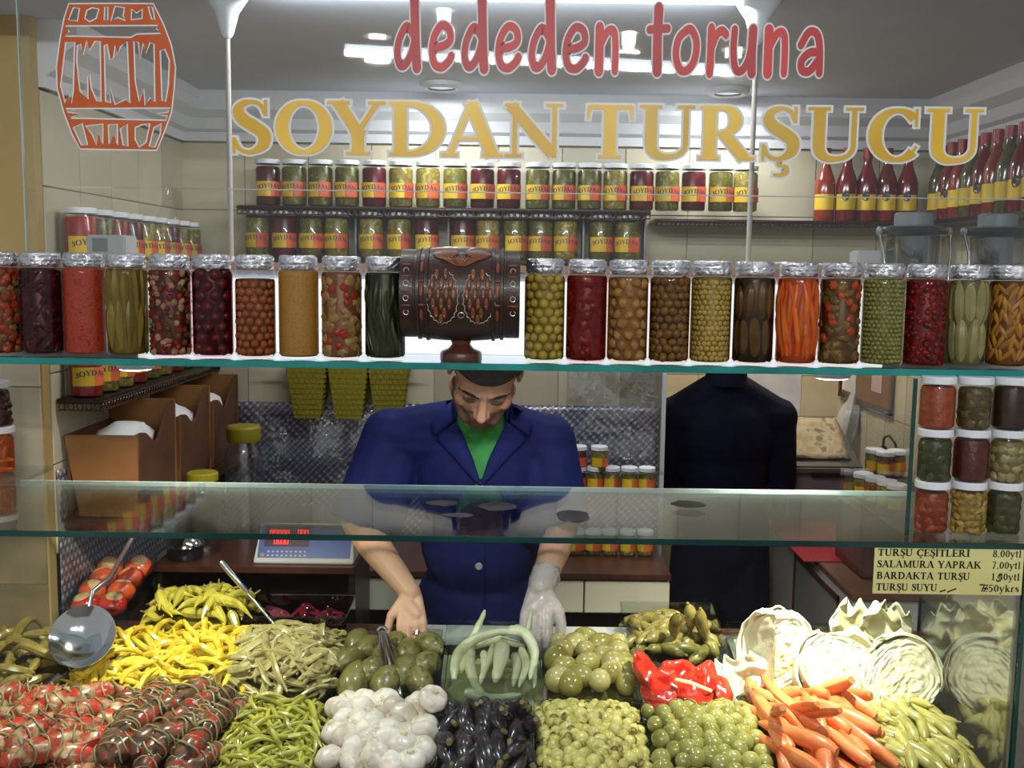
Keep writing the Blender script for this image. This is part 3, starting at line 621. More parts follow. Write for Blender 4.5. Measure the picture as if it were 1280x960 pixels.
for s in (-1, 1):                              # grape clusters of carved drops
    cx = .036*s+.003
    for row, (a, xs) in enumerate([(.42, (-.012, .006)), (.22, (-.02, -.002, .016)), (.02, (-.024, -.008, .008, .022)), (-.18, (-.018, -.002, .014)), (-.38, (-.012, .004)), (-.53, (-.003,))]):
        for dx in xs:
            p = onb(cx+dx, a, .001); o = ob('grape', ell((0, 0, 0), (.0048, .004, .0125), 8, 8), m_cut, t, loc=p, rot=(-a, 0, 0))
            ob('grape_stud', ell((0, -.0045, -.004), .0014, 6, 5), m_sil, o)
    ring = [onb(cx+.031*math.cos(q)+.0015*math.sin(q*22), -.05+.58*math.sin(q)+.02*math.cos(q*22), .0012) for q in [2*PI*i/120 for i in range(121)] if not 1.1 < q < 2.0]
    k = next(i for i in range(1, len(ring)) if (ring[i]-ring[i-1]).length > .012)
    ob('wire_outline', tube(ring[k:]+ring[:k], .0009, 5), m_sil, t)
    for a in (.55, .25, -.08, -.4):            # rosettes on the end bands
        p = onb(s*.105, a, .0035)
        ob('rosette', tube([p+V((.005*math.cos(q), 0, .005*math.sin(q))) for q in [2*PI*i/12 for i in range(12)]], .0012, 5), m_sil, t)
        ob('notch', ell((0, 0, 0), (.011, .002, .0022), 8, 6), m_cut, t, loc=onb(s*.105, a+.16, .003))
    for a, h in [(.62, .012), (.3, .006), (.1, .014), (-.22, .006), (-.45, .012)]:
        ob('notch', ell((0, 0, 0), (.004 if h > .01 else .008, .002, h if h > .01 else .0025), 8, 6), m_cut, t, loc=onb(s*.0745, a, .001), rot=(-a, 0, 0))
for i in range(15):                            # fan of cuts below the top leaf
    q = (i-7)/7
    ob('fan_cut', tube([onb(.003+q*.008, .62, .001), onb(.003+q*.03, .78, .0018), onb(.003+q*.055, .92, .001)], [.0006, .0022, .0006], 5), m_cut, t)
for s in (-1, 1):
    ob('carved_leaf', grid(lambda u, v: onb(.003+s*(.004+u*.056), 1.0+.28*math.sin(u*PI)*(v-.3)*2, .0015+.002*math.sin(u*PI)*math.sin(v*PI)), 10, 6), mat('leaf_wood', (120, 72, 44), .35, c2=(98, 56, 34), ns=50), t)
ob('rosette', tube([onb(.004+.006*math.cos(q), -.42+.06*math.sin(q), .001) for q in [2*PI*i/14 for i in range(14)]], .001, 5), m_sil, t)
ob('foot', lathe([(.042, 0), (.043, .003), (.043, .016), (.040, .020), (.026, .026), (.019, .034), (.024, hz-rb+.012)], 32), m_bwood, t)

# ------------------------------------------------------------------ labelled jars on the walls' shelves
JH, JRr = .158, .044
m_yel = mat('yellow_label', (226, 190, 44), .45, c2=(216, 176, 38), ns=12); m_rlab = mat('red_label', (206, 84, 50), .45, c2=(216, 110, 60), ns=12)
m_ink = mat('label_ink', (64, 44, 92), .5)
def lab_on_cyl(p2, r, lift=0):                 # wrap flat art (x = arc length) on the jar's front
    return [V(((r+lift)*math.sin(q.x/r), -(r+lift)*math.cos(q.x/r), q.y)) for q in p2[0]], p2[1]
def patch(x0, x1, z0, z1, r, lift, n=10):
    return lab_on_cyl(([V((x0+(x1-x0)*i/n, z, 0)) for z in (z0, z1) for i in range(n+1)], [(i, i+1, n+2+i, n+1+i) for i in range(n)]), r, lift)
def text2(s, x0, z0, h, e=0, sp=.06, wide=1, arc=0):
    ps = []; x = 0; tot = sum(GL[c][0]+sp for c in s)
    for c in s:
        if GL[c][1]:
            g = glyph(GL[c][1], e); cx = (x+GL[c][0]/2)/tot*2-1
            ps.append(([V((x0+(x+q.x)*h*wide, z0+q.y*h+arc*(1-cx*cx), 0)) for q in g[0]], g[1]))
        x += GL[c][0]+sp
    return join(*ps), tot*h*wide
def wall_jar(m_c, gold=False, r=JRr, h=JH, name='labelled_jar'):
    t = thing(name, 'x', 'jar')
    ob('contents', lathe([(r*.86, .003), (r*.93, .008), (r*.93, h*.80), (r*.84, h*.845)], 22), m_c, t)
    ob('glass', lathe([(.001, .0005), (r*.86, 0), (r, .006), (r, h*.82), (r*.9, h*.88), (r*.87, h*.93)], 24, cap=False), m_jarglass, t)
    ob('lid', lathe([(r*.93, h*.90), (r*.96, h*.905), (r*.96, h*.985), (r*.92, h), (.001, h)], 24, cap=False), m_wlid, t, ang=30)
    z0, z1 = h*.20, h*.52
    l = ob('label', patch(-r*1.15, r*.25, z0, z1, r, .0006), m_yel, t, smooth=True)
    ob('label_field', patch(r*.2, r*1.3, z0, z1, r, .0007), m_rlab, l)
    tx, wd = text2('SOYDAN', 0, 0, h*.095, 0, .05, 1.0, h*.05)
    ob('lettering', lab_on_cyl(([V((q.x-wd*.5+r*.1, q.y+(z0+z1)/2-h*.03, 0)) for q in tx[0]], tx[1]), r, .0012), m_ink, l, smooth=False)
    return t
m_jr = mat('beet_contents', (92, 20, 30), .3, c2=(70, 14, 24), ns=40)
m_jg = mat('green_contents', (112, 104, 40), .35, c2=(140, 130, 62), ns=70, c3=(84, 80, 30))
m_jy = mat('yellow_contents', (150, 130, 56), .35, c2=(176, 156, 84), ns=60, c3=(110, 98, 40))
m_jd = mat('red_contents', (150, 30, 22), .35, c2=(120, 22, 18), ns=40)
PROTO = {k: wall_jar(m) for k, m in (('r', m_jr), ('g', m_jg), ('y', m_jy), ('d', m_jd))}
used = set()
def wjar(k, loc, rz, label, group, s=1):
    if k in used: o = copyt(PROTO[k])
    else: o = PROTO[k]; used.add(k)
    return place(o, loc, (0, 0, rz), s, label, group)
def shelf(name, b, label, lace=True):
    x0, x1, y0, y1, z0, z1 = b; t = thing(name, label, 'shelf', (0, 0, 0))
    ob('board', box(*b), m_black, t, .002, smooth=False)
    return t
def lacetrim(par, p, q, drop=.022, step=.02):  # scalloped ornate edging hanging below a shelf's front edge
    p = V(p); q = V(q); n = max(3, int((q-p).length/step)); d = (q-p)/n; ps = []
    for i in range(n):
        c = p+d*(i+.5)
        ps.append(tube([c+d.normalized()*step*.42*math.cos(a)+V((0, 0, -drop*.55+drop*.45*math.sin(a))) for a in [2*PI*k/8 for k in range(9)]], .0022, 5))
    ps.append(tube([p, q], .003, 5)); ps.append(tube([p+V((0, 0, -drop)), q+V((0, 0, -drop))], .002, 5))
    o = ob('lace_trim', join(*ps), mat('bronze_lace', (64, 44, 36), .3, .4), par); o['kind'] = 'stuff'
YS = 3.62
zs1 = PZ(560, 261, YS); zs2 = zs1-.175
ORD = ['first', 'second', 'third', 'fourth', 'fifth', 'sixth', 'seventh', 'eighth', 'ninth', 'tenth', 'eleventh', 'twelfth', 'thirteenth', 'fourteenth', 'fifteenth', 'sixteenth', 'seventeenth', 'eighteenth', 'nineteenth']
HUE = {'d': 'bright red', 'r': 'dark red', 'g': 'olive green', 'y': 'pale green'}; _k = [0]
def nth(reset=False):
    if reset: _k[0] = 0; return
    _k[0] += 1; return ORD[_k[0]-1]
x0, x1 = PX(297, 270, YS-.06), PX(813, 270, YS-.06)
t = shelf('wall_shelf', (x0, x1, YS-.07, YB-.006, zs1-.014, zs1), 'black ornate upper shelf on the back wall holding nineteen jars'); lacetrim(t, (x0, YS-.072, zs1-.008), (x1, YS-.072, zs1-.008))
t2 = shelf('wall_shelf', (x0, x1, YS-.07, YB-.006, zs2-.014, zs2), 'black lower shelf on the back wall just above the wooden board')
for x in (x0+.005, PX(443, 300, YS), PX(560, 300, YS), PX(730, 300, YS), x1-.005): ob('upright', box(x-.003, x+.003, YS+.03, YB-.006, zs2, zs1-.014), m_grey, t2)
for px, k in zip([335, 368, 401, 434, 468, 501, 535, 569, 603, 636, 672, 705, 737, 769, 802, 834, 867, 901, 932], 'rgggryygrrgggyrgrgy'):
    wjar(k, (PX(px, 230, YS-.02), YS-.02, zs1+.0005), random.uniform(-.3, .3), '%s jar of %s pickle from the left on the upper back shelf' % (nth(), HUE[k]), 'jars on the upper back shelf')
nth(True)
for px, k in zip([322, 355, 389, 421, 464, 499, 533, 578, 610, 644, 676, 707, 751, 784], 'grgyyyrryggygg'):
    wjar(k, (PX(px, 290, YS-.02), YS-.02, zs2+.0005), random.uniform(-.3, .3), '%s jar of %s pickle from the left on the lower back shelf' % (nth(), HUE[k]), 'jars on the lower back shelf')
zs3 = PZ(960, 276, YS)
t = shelf('wall_shelf', (x1+.02, XR-.16, YS-.05, YB-.006, zs3-.012, zs3), 'thin black shelf on the back wall under the red bottles')
lacetrim(t, (x1+.02, YS-.052, zs3-.006), (XR-.16, YS-.052, zs3-.006), .014, .016)
t = shelf('wall_shelf', (XR-.15, XR-.006, 2.7, YB-.006, zs3-.012, zs3), 'black shelf along the right wall under bottles with red caps')
# left wall: two shelves running to the back corner
zl1, zl2 = E-.015, PZ(70, 497, 2.68)
for z, lab in ((zl1, 'black upper shelf along the left wall'), (zl2, 'black ornate lower shelf along the left wall above the wooden bins')):
    t = shelf('wall_shelf', (XL+.006, XL+.125, 2.66, YB-.008, z-.014, z), lab); lacetrim(t, (XL+.127, 2.66, z-.008), (XL+.127, YB-.01, z-.008))
    lacetrim(t, (XL+.01, 2.658, z-.008), (XL+.127, 2.658, z-.008))
for i, k in enumerate('dgdryyrgy'):
    wjar(k, (XL+.064, 2.715+i*.112, zl1+.0005), R(42)+random.uniform(-.1, .1), '%s jar from the front on the upper left wall shelf, %s' % (ORD[i], HUE[k]), 'jars on the upper left wall shelf', .98)
for i, k in enumerate('dgydgydgg'):
    wjar(k, (XL+.064, 2.715+i*.112, zl2+.0005), R(38)+random.uniform(-.1, .1), '%s jar from the front on the lower left wall shelf, %s' % (ORD[i], HUE[k]), 'jars on the lower left wall shelf', .98)
# empty glass bottle behind the left jars
t = tag(ob('glass_bottle', lathe([(.001, .0), (.04, 0), (.042, .01), (.042, .13), (.034, .165), (.018, .195), (.015, .25), (.018, .252), (.018, .262)], 24, cap=False), m_jarglass, loc=(PX(209, 260, 3.3), 3.3, zl1+.0005)), 'empty clear glass bottle standing behind the left wall jars', 'bottle')
t.location = (XL+.03+.05, 3.66, zl1+.0005+.0); t.location.x = PX(209, 250, 3.3)
t.location.y = 3.3; sh = ob('bracket_shelf', box(t.location.x-.06, t.location.x+.06, 3.24, 3.36, zl1-.008, zl1), m_black); tag(sh, 'small black bracket shelf under the empty glass bottle', 'shelf')
# red sauce bottles
def bottle(mc, mcap, crest=True):
    t = thing('sauce_bottle', 'x', 'bottle')
    ob('body', lathe([(.001, 0), (.034, 0), (.0365, .006), (.0365, .13), (.033, .15), (.02, .185), (.0145, .205), (.0145, .225)], 24, cap=False), mc, t)
    ob('cap', lathe([(.0165, .222), (.0165, .258), (.001, .259)], 18, cap=False), mcap, t)
    l = ob('label', patch(-.04, .04, .04, .095, .0365, .0006), m_yel, t)
    if crest: ob('crest', lab_on_cyl(([V((.013*math.sin(2*PI*i/16), .088+.017*math.cos(2*PI*i/16), 0)) for i in range(16)], [tuple(range(16))]), .0365, .0012), m_blackp, l, smooth=False)
    return t
m_rb = mat('red_bottle', (120, 22, 26), .15, c2=(96, 16, 20), ns=8, coat=.6); m_rc = mat('red_cap', (150, 24, 26), .35)
m_gb = mat('green_bottle', (70, 64, 30), .15, c2=(90, 84, 44), ns=40, coat=.6); m_ob2 = mat('orange_bottle', (150, 58, 28), .15, c2=(130, 40, 22), ns=40, coat=.6)
b0 = bottle(m_rb, m_rc); b1 = bottle(m_gb, m_rc, False); b2 = bottle(m_ob2, m_rc, False)
for i, px in enumerate([1058, 1083, 1108, 1134]):
    o = b0 if i == 0 else copyt(b0)
    place(o, (PX(px, 240, YS), YS, zs3+.0005), (0, 0, -.35), .98, '%s red sauce bottle with black crest from the left, back wall shelf' % ORD[i], 'red bottles on the back shelf')
f1 = f2 = True
for i in range(10):
    src = (b1, b0, b2)[i % 3]; o = copyt(src)
    place(o, (XR-.085, 3.56-i*.082, zs3+.0005), (0, 0, -.9), 1, '%s red-capped bottle from the corner on the right wall shelf, %s' % (ORD[i], ('olive green', 'dark red', 'orange')[i % 3]), 'bottles on the right wall shelf')
place(b1, (XR-.065, 2.72, zs3+.0005), (0, 0, -.9), 1, 'olive green bottle with red cap nearest on the right wall shelf'); place(b2, (PX(1033, 240, YS), YS+.02, zs3+.0005), (0, 0, -.3), .98, 'orange bottle with red cap left of the crested red bottles')
# ------------------------------------------------------------------ display counter
def zbed(Y): return .775+.19*(Y-1.97)
def Pb(px, py, dz):                            # where a line of sight meets the heaps' surface, dz above the bed
    d = ray(px, py); t = (E-(.775+dz)+.19*1.97)/(.19*d.y-d.z); return V((0, 0, E))+d*t
dc = thing('display_counter', 'sloped pickle display counter with steel bed and glass front', 'display counter', (0, 0, 0))
def slab(x0, x1, y0, y1, lo, hi):
    p = box(x0, x1, y0, y1, 0, 1); return [V((q.x, q.y, zbed(q.y)+(hi if q.z > .5 else lo))) for q in p[0]], p[1]
ob('bed', slab(-1.5, 1.18, 1.93, 2.62, -.02, -.004), m_steel, dc)
ob('body', join(box(-1.5, 1.18, 1.95, 2.60, 0, .70)), m_bwood, dc, .004)
ob('back_rail', box(-1.19, 1.18, 2.61, 2.63, .70, .905), m_bwood, dc, .002)
ob('front_rail', box(-1.5, 1.18, 1.915, 1.945, .60, .785), m_steel, dc, .004)
fgx = PX(1271, 840, 1.955)
fg = tag(ob('front_glass', box(-1.5, fgx, 1.955, 1.961, .79, ZM-.012), glass('front_pane', (250, 252, 250), .45), smooth=False), 'tall front glass of the counter under the middle shelf', 'glass pane')
ob('side_edge', box(fgx, fgx+.008, 1.953, 1.963, .79, ZM-.012), m_dedge, fg)
sg = tag(ob('side_glass', box(fgx-.01, fgx-.004, 1.965, 2.42, .80, ZM-.012), glass('side_pane', (226, 230, 226), 1.6, .04, base=.10), smooth=False), 'right side glass of the counter reflecting the cabbage', 'glass pane')
ob('back_edge', box(fgx-.01, fgx-.004, 2.42, 2.424, .80, ZM-.012), m_dedge, sg)
# price list on the front glass
t = thing('price_sign', 'pale yellow price list with four black lines on the front glass', 'sign', (0, 1.952, 0))
sx0, sx1 = PX(1092, 715, 1.952), PX(1278.5, 715, 1.952); sz1, sz0 = PZ(1185, 684, 1.952), PZ(1185, 743, 1.952)
ob('sheet', box(sx0, sx1, 0, .0012, sz0, sz1), mat('yellow_sheet', (214, 208, 140), .5, c2=(206, 198, 126), ns=7), t, smooth=False)
m_blk = mat('black_print', (16, 16, 14), .5)
sh, sw = sz1-sz0, sx1-sx0
for i, (a, b) in enumerate([('TURŞU ÇEŞİTLERİ', '8.00ytl'), ('SALAMURA YAPRAK', '7.00ytl'), ('BARDAKTA TURŞU', '1.50ytl'), ('TURŞU SUYU', '7.50ykrs')]):
    zb_ = sz1-sh*(.195+.245*i); hh = sh*.148
    for s, xa, xb in ((a, .022, [.64, .72, .65, .435][i]), (b, [.79, .79, .79, .72][i], .985)):
        tx, wd = text2(s, 0, 0, hh, .012)
        k = (xb-xa)*sw/wd
        ob('price_line', ([V((sx0+xa*sw+q.x*k, -.0006, zb_+q.y)) for q in tx[0]], tx[1]), m_blk, t, smooth=False)
def scr(pts, wd, par, z=-.0009):
    s = strokepoly([(sx0+x*sw, sz0+y*sh) for x, y in pts], [wd]*len(pts)); ob('pen_mark', ([V((q.x, z, q.y)) for q in s[0]], s[1]), m_blk, par, smooth=False)
for pts in ([(.45, .06), (.475, .08), (.49, .10)], [(.5, .05), (.53, .09), (.56, .13)], [(.865, .43), (.84, .43), (.835, .37), (.86, .36), (.85, .30), (.825, .3)], [(.715, .22), (.77, .21), (.745, .07)], [(.735, .15), (.775, .13)]): scr(pts, .0028, t)
# cutting board and rails
tag(ob('cutting_board', box(PX(497, 790, 2.56), PX(862, 795, 2.56), 2.50, 2.605, .897, .914), mat('board_plastic', (214, 210, 200), .5), bev=.003), 'long white cutting board under the shopkeeper\'s hands', 'cutting board')

# ------------------------------------------------------------------ small jars stacked at the right end, and at the left end
def small_jar(kind, a, lab, loc, r=.0355, h=.106):
    t = thing('small_pickle_jar', lab, 'jar', loc, random.uniform(-.2, .2))
    ob('glass', lathe([(.001, .0005), (r*.88, 0), (r, .005), (r, h*.72), (r*.93, h*.82), (r*.88, h*.88)], 26, cap=False), m_jarglass, t)
    ob('lid', lathe([(r*.93, h*.86), (r*.97, h*.865), (r*.97, h*.975), (r*.92, h), (.001, h)], 26, cap=False), m_wlid, t, ang=30)
    m = a
    if kind == 'fine': ob('contents', lathe([(r*.84, .003), (r*.95, .007), (r*.95, h*.72), (r*.86, h*.80)], 24), m, t)
    else:
        ob('brine', lathe([(r*.8, .003), (r*.88, .007), (r*.88, h*.72), (r*.8, h*.78)], 24), m[0], t)
        rnd = random.Random(loc[0]*99+loc[2]*31); me = [mesh('pickled_piece', chunk(m[2], i, s=m[3], rough=.35), m[1]) for i in range(3)]
        z = m[2]
        while z < h*.76:
            n = m[4]
            for i in range(n):
                an = 2*PI*(i+rnd.random()*.6)/n
                if abs((an+PI) % (2*PI)-PI) < 1.9: put(t, 'pickled_piece', rnd.choice(me), an, r*.93-m[2]*.55, z+rnd.uniform(-.1, .1)*m[2], (rnd.uniform(-.2, .2), rnd.uniform(-3, 3), 0))
            z += m[2]*1.5
    return t
oj = T('orange_pickle', (190, 92, 44), (166, 70, 32), ns=80, bump=.5, bs=150); gj = T('green_pickle', (98, 96, 50), (80, 80, 40), ns=60); rj = T('rust_pickle', (110, 44, 30), (90, 34, 24), ns=60, bump=.4, bs=150)
YK = 2.03
xs = [PX(1168, 620, YK), PX(1214, 620, YK), PX(1259, 620, YK)]
GR = [[('mix', (T('k1', (150, 66, 36), (130, 50, 30)), oj, .012, (1.2, .5, .8), 8), 'small jar of rust-orange pickles, bottom left of the right stack'),
       ('mix', (brinep, T('k2a', (206, 172, 84), (186, 150, 66)), .009, (.8, .8, 1.2), 12), 'small jar of yellow garlic cloves, bottom middle of the right stack'),
       ('mix', (T('k3', (84, 78, 44), (70, 66, 36)), gj, .013, (1, .5, 1), 7), 'small jar of dark green pickles, bottom right of the right stack')],
      [('mix', (T('k4', (76, 80, 40), (62, 66, 32)), gj, .013, (.75, .5, 1.15), 8), 'small jar of green gherkins, middle row left of the right stack'),
       ('fine', rj, 'small jar of dark rust-brown relish, centre of the right stack'),
       ('mix', (T('k6', (140, 124, 70), (120, 104, 58)), T('k6a', (186, 172, 120), (166, 150, 96)), .012, (1, .7, .9), 9), 'small jar of pale cream pickles, middle row right of the right stack')],
      [('fine', oj, 'small jar of orange grated pickle, top left of the right stack'),
       ('mix', (T('k8', (100, 84, 44), (84, 70, 36)), T('k8a', (130, 110, 62), (112, 92, 48)), .013, (1, .5, 1), 8), 'small jar of olive mixed pickles, top middle of the right stack'),
       ('fine', T('k9', (78, 46, 30), (60, 36, 24), ns=60), 'small jar of dark brown pickles, top right of the right stack')]]
for j in range(3):
    for i in range(3):
        k, a, lab = GR[j][i]; small_jar(k, a, lab, (xs[i], YK+.012, ZM+.0006+j*.1062))
xl = PX(2, 560, 2.52)
small_jar('sticks2' if 0 else 'mix', (T('l1', (190, 84, 24), (170, 70, 20)), T('l1a', (226, 122, 38), (210, 100, 26)), .014, (.6, .6, 2), 7), 'small jar of orange carrots at the left end of the glass shelf', (xl, 2.50, ZM+.0006), .043, .118)
small_jar('mix', (T('l2', (54, 18, 18), (40, 14, 14)), T('l2a', (90, 40, 34), (66, 26, 24)), .013, (1, .8, 1), 8), 'small jar of dark maroon pickles on top of the carrot jar', (xl-.004, 2.50, ZM+.1188), .041, .112)

# ------------------------------------------------------------------ back counter, right counter
ZT = .85
t = thing('back_counter', 'cream counter with brown top along the back wall behind the shopkeeper', 'counter', (0, 0, 0))
bx0, bx1 = XL+.02, PX(838, 720, 3.3)
ob('worktop', box(bx0, bx1, 3.28, YB-.01, ZT-.02, ZT), m_bwood, t, .002)
n = 6
for i in range(n):
    a = bx0+(bx1-bx0)*i/n; b = bx0+(bx1-bx0)*(i+1)/n
    o = ob('drawer_front', box(a+.003, b-.003, 3.29, 3.31, ZT-.135, ZT-.03), m_cream, t, .002)
ob('carcass', box(bx0, bx1, 3.33, YB-.02, ZT-.15, ZT-.021), m_cream, t)
ob('base', box(bx0+.02, bx1-.06, 3.5, YB-.03, 0, ZT-.15), m_dark, t)
ob('leg', box(bx1-.06, bx1-.02, 3.36, 3.40, 0, ZT-.15), m_cream, t)
t = thing('side_counter', 'grey counter with red top and dark cupboard door along the right wall', 'counter', (0, 0, 0))
cx0 = PX(1066, 745, 3.12)
ob('worktop', box(cx0-.01, XR-.006, 3.10, YR-.01, ZT-.02, ZT), mat('brown_top', (96, 66, 54), .35), t, .002)
ob('top_cover', box(cx0-.06, XR-.1, 3.45, 4.0, ZT+.0005, ZT+.004), mat('red_plastic', (150, 30, 50), .3), t)
ob('carcass', box(cx0, XR-.008, 3.12, YR-.02, 0, ZT-.021), mat('grey_laminate', (176, 172, 166), .45), t)
dr = ob('door', box(cx0-.014, cx0-.001, 3.2, 3.72, .05, ZT-.04), mat('door_grey', (120, 116, 114), .45), t, .002)
for b in ((3.2, 3.72, ZT-.06, ZT-.04), (3.2, 3.215, .05, ZT-.04), (3.705, 3.72, .05, ZT-.04)): ob('door_edge', box(cx0-.019, cx0-.0145, *b), m_bwood, dr)
ob('knob', ell((cx0-.022, 3.3, .62), .012), m_steel, dr)
# small jars on the back counter, two rows with a shelf line
sj = {}
def tiny(k, m):
    t = thing('small_labelled_jar', 'x', 'jar'); r, h = .03, .088
    ob('contents', lathe([(r*.86, .002), (r*.94, .006), (r*.94, h*.74), (r*.86, h*.79)], 18), m, t)
    ob('glass', lathe([(.001, .0004), (r*.86, 0), (r, .004), (r, h*.74), (r*.9, h*.82), (r*.88, h*.87)], 20, cap=False), m_jarglass, t)
    ob('lid', lathe([(r*.93, h*.83), (r*.98, h*.84), (r*.98, h*.98), (r*.9, h), (.001, h)], 20, cap=False), m_wlid, t, ang=30)
    l = ob('label', patch(-r*1.3, r*.1, h*.2, h*.56, r, .0005), m_yel, t); ob('label_field', patch(r*.0, r*1.3, h*.2, h*.56, r, .0006), m_rlab, l)
    return t
TJ = {'r': tiny('r', m_jr), 'g': tiny('g', m_jg), 'y': tiny('y', m_jy)}; tu = set()
def tj(k, loc, rz, lab, grp, s=1):
    o = copyt(TJ[k]) if k in tu else TJ[k]; tu.add(k); return place(o, loc, (0, 0, rz), s, lab, grp)
ORD = ['first', 'second', 'third', 'fourth', 'fifth', 'sixth', 'seventh', 'eighth', 'ninth', 'tenth', 'eleventh', 'twelfth', 'thirteenth', 'fourteenth', 'fifteenth', 'sixteenth', 'seventeenth', 'eighteenth', 'nineteenth']
YC = 3.52; lev = [ZT+.0005, PZ(765, 614, YC), PZ(735, 588, YC)]
rk = thing('jar_rack', 'small two-level glass rack on the back counter under labelled jars', 'rack', (0, 0, 0))
for z in (lev[1], lev[2]): ob('rack_shelf', box(PX(690, 640, YC), PX(826, 640, YC), YC-.04, YC+.05, z-.006, z-.0005), m_tray, rk)
for x in (PX(691, 640, YC), PX(825, 640, YC)): ob('rack_side', box(x-.004, x+.004, YC-.04, YC+.05, ZT+.001, lev[1]+.0), m_tray, rk)
for x in (PX(691, 640, YC), PX(770, 640, YC)): ob('rack_side', box(x-.003, x+.003, YC-.04, YC+.05, lev[1]+.001, lev[2]-.006), m_tray, rk)
for r_, (pxs, ks) in enumerate([([722, 743, 764, 786, 808], 'ggyyy'), ([702, 722, 743, 764, 786, 808], 'grgygg'), ([702, 722, 748], 'grg')]):
    for i, (px, k) in enumerate(zip(pxs, ks)):
        tj(k, (PX(px, 620, YC), YC, lev[r_]), random.uniform(-.3, .3), '%s small labelled jar from the left in the %s row beside the shopkeeper' % (ORD[i], ['bottom', 'middle', 'top'][r_]), 'small jars on the back counter')
# jars on the side counter in the recess corner
cr = tag(ob('carton', join(box(-.10, .10, -.12, .12, 0, .251)), mat('grey_carton', (120, 108, 96), .6), bev=.004, loc=(PX(1118, 600, 3.75), 3.72, ZT+.0045)), 'open grey carton with jars on top on the side counter', 'carton')
for i, (px, py, Y, k, z) in enumerate([(1096, 0, 3.70, 'g', 0), (1110, 0, 3.64, 'r', 0), (1124, 0, 3.67, 'g', 0)]):
    tj(k, (PX(px, 580, Y), Y+.03, ZT+.2562), .1, '%s jar from the left on top of the grey carton' % ORD[i], 'jars on the carton', 1.12)
for i, (px, Y, k) in enumerate([(1082, 3.48, 'g'), (1097, 3.42, 'r'), (1112, 3.36, 'g'), (1125, 3.30, 'g')]):
    tj(k, (PX(px, 610, Y)-.01, Y, ZT+.0045+.2062), .1, '%s jar from the left in front of the grey carton' % ORD[i], 'jars beside the carton', 1.15)
tag(ob('brown_box', box(PX(1070, 640, 3.4)-.02, PX(1150, 640, 3.4), 3.26, 3.54, ZT+.0045, ZT+.2102), m_bwood, bev=.002), 'brown box under the front jars on the side counter', 'box')
# ------------------------------------------------------------------ recess: bin with newspaper, papers, notice board, plug
bxx = (PX(975, 600, 4.15), PX(1068, 600, 4.15))
t = thing('grey_bin', 'grey plastic bin with newspaper on its sloping lid in the recess', 'bin', ((bxx[0]+bxx[1])/2, 4.2, ZT+.0005)); hw = (bxx[1]-bxx[0])/2
zt_ = PZ(1020, 592, 4.08)-ZT
ob('body', box(-hw, hw, -.13, .15, 0, zt_), mat('bin_grey', (112, 114, 118), .4), t, .015)
ld = ob('lid', ([V((-hw*1.03, -.14, zt_+.001)), V((hw*1.03, -.14, zt_+.001)), V((hw*.82, .15, zt_+.18)), V((-hw*.82, .15, zt_+.18)), V((-hw*1.03, -.14, zt_+.03)), V((hw*1.03, -.14, zt_+.03)), V((hw*.82, .15, zt_+.2)), V((-hw*.82, .15, zt_+.2))], [(0, 3, 2, 1), (4, 5, 6, 7), (0, 1, 5, 4), (1, 2, 6, 5), (2, 3, 7, 6), (3, 0, 4, 7)]), mat('bin_lid', (92, 90, 86), .4), t, .006)
ob('handle', box(-.05, .08, -.15, -.135, zt_-.012, zt_+.008), m_blackp, t, .003)
np_ = tag(ob('newspaper', grid(lambda u, v: (-hw*.7+u*hw*1.45, -.125+v*.26, .002*math.sin(u*9+v*5)), 10, 8), mat('newsprint', (150, 136, 104), .7, c2=(110, 96, 74), ns=18, c3=(170, 160, 136)), loc=(t.location.x, 4.2, ZT+zt_+.124), rot=(R(31), 0, 0)), 'brown newspaper lying on the grey bin lid', 'newspaper'); solid(np_, .004)
tag(ob('wall_paper_sheet', box(PX(905, 500, YR), PX(1000, 500, YR), YR-.008, YR-.005, PZ(950, 530, YR), PZ(950, 466, YR)), mat('notice_paper', (206, 208, 216), .6, c2=(190, 194, 206), ns=9), smooth=False), 'white paper sheet taped to the recess wall', 'paper')
t = thing('notice_board', 'brown framed cork notice board on the right wall', 'board', (XR-.006, 0, 0))
ob('cork', box(-.006, 0, 4.10, 4.72, E-.555, E-.2), mat('cork', (134, 92, 56), .7, c2=(120, 80, 48), ns=30), t)
for b in ((4.08, 4.10, E-.575, E-.18), (4.72, 4.74, E-.575, E-.18), (4.08, 4.74, E-.575, E-.555), (4.08, 4.74, E-.2, E-.18)): ob('frame', box(-.014, 0, *b), m_bwood, t)
ob('pinned_note', box(-.009, -.0065, 4.20, 4.32, E-.5, E-.25), mat('pink_note', (206, 170, 178), .6), t); ob('pinned_note', box(-.009, -.0065, 4.52, 4.70, E-.54, E-.3), m_paper, t)
o = tag(ob('plastic_bag', ell((0, 0, 0), (.05, .05, .16), 14, 12, lambda q: 1+.35*noise.noise(q*2.2)), mat('bag_white', (200, 200, 204), .4, trans=.3), loc=(PX(1058, 560, 4.45), 4.48, ZT+.30), rot=(R(-8), R(14), 0)), 'crumpled white plastic bag hanging beside the bin', 'bag')
t = thing('power_plug', 'black power plug with curled cable on the right wall', 'plug', (XR-.02, 4.05, PZ(1075, 567, 4.05)))
ob('plug_body', tube([(0, 0, -.03), (-.02, 0, 0), (-.03, 0, .03)], [.018, .02, .012], 10), m_blackp, t)
ob('cable', tube([(-.03, 0, .03), (-.035, -.02, .07), (-.03, -.06, .085), (-.02, -.1, .06), (-.015, -.12, 0), (-.015, -.11, -.06), (-.015, -.05, -.10)], .005, 6), m_blackp, t)

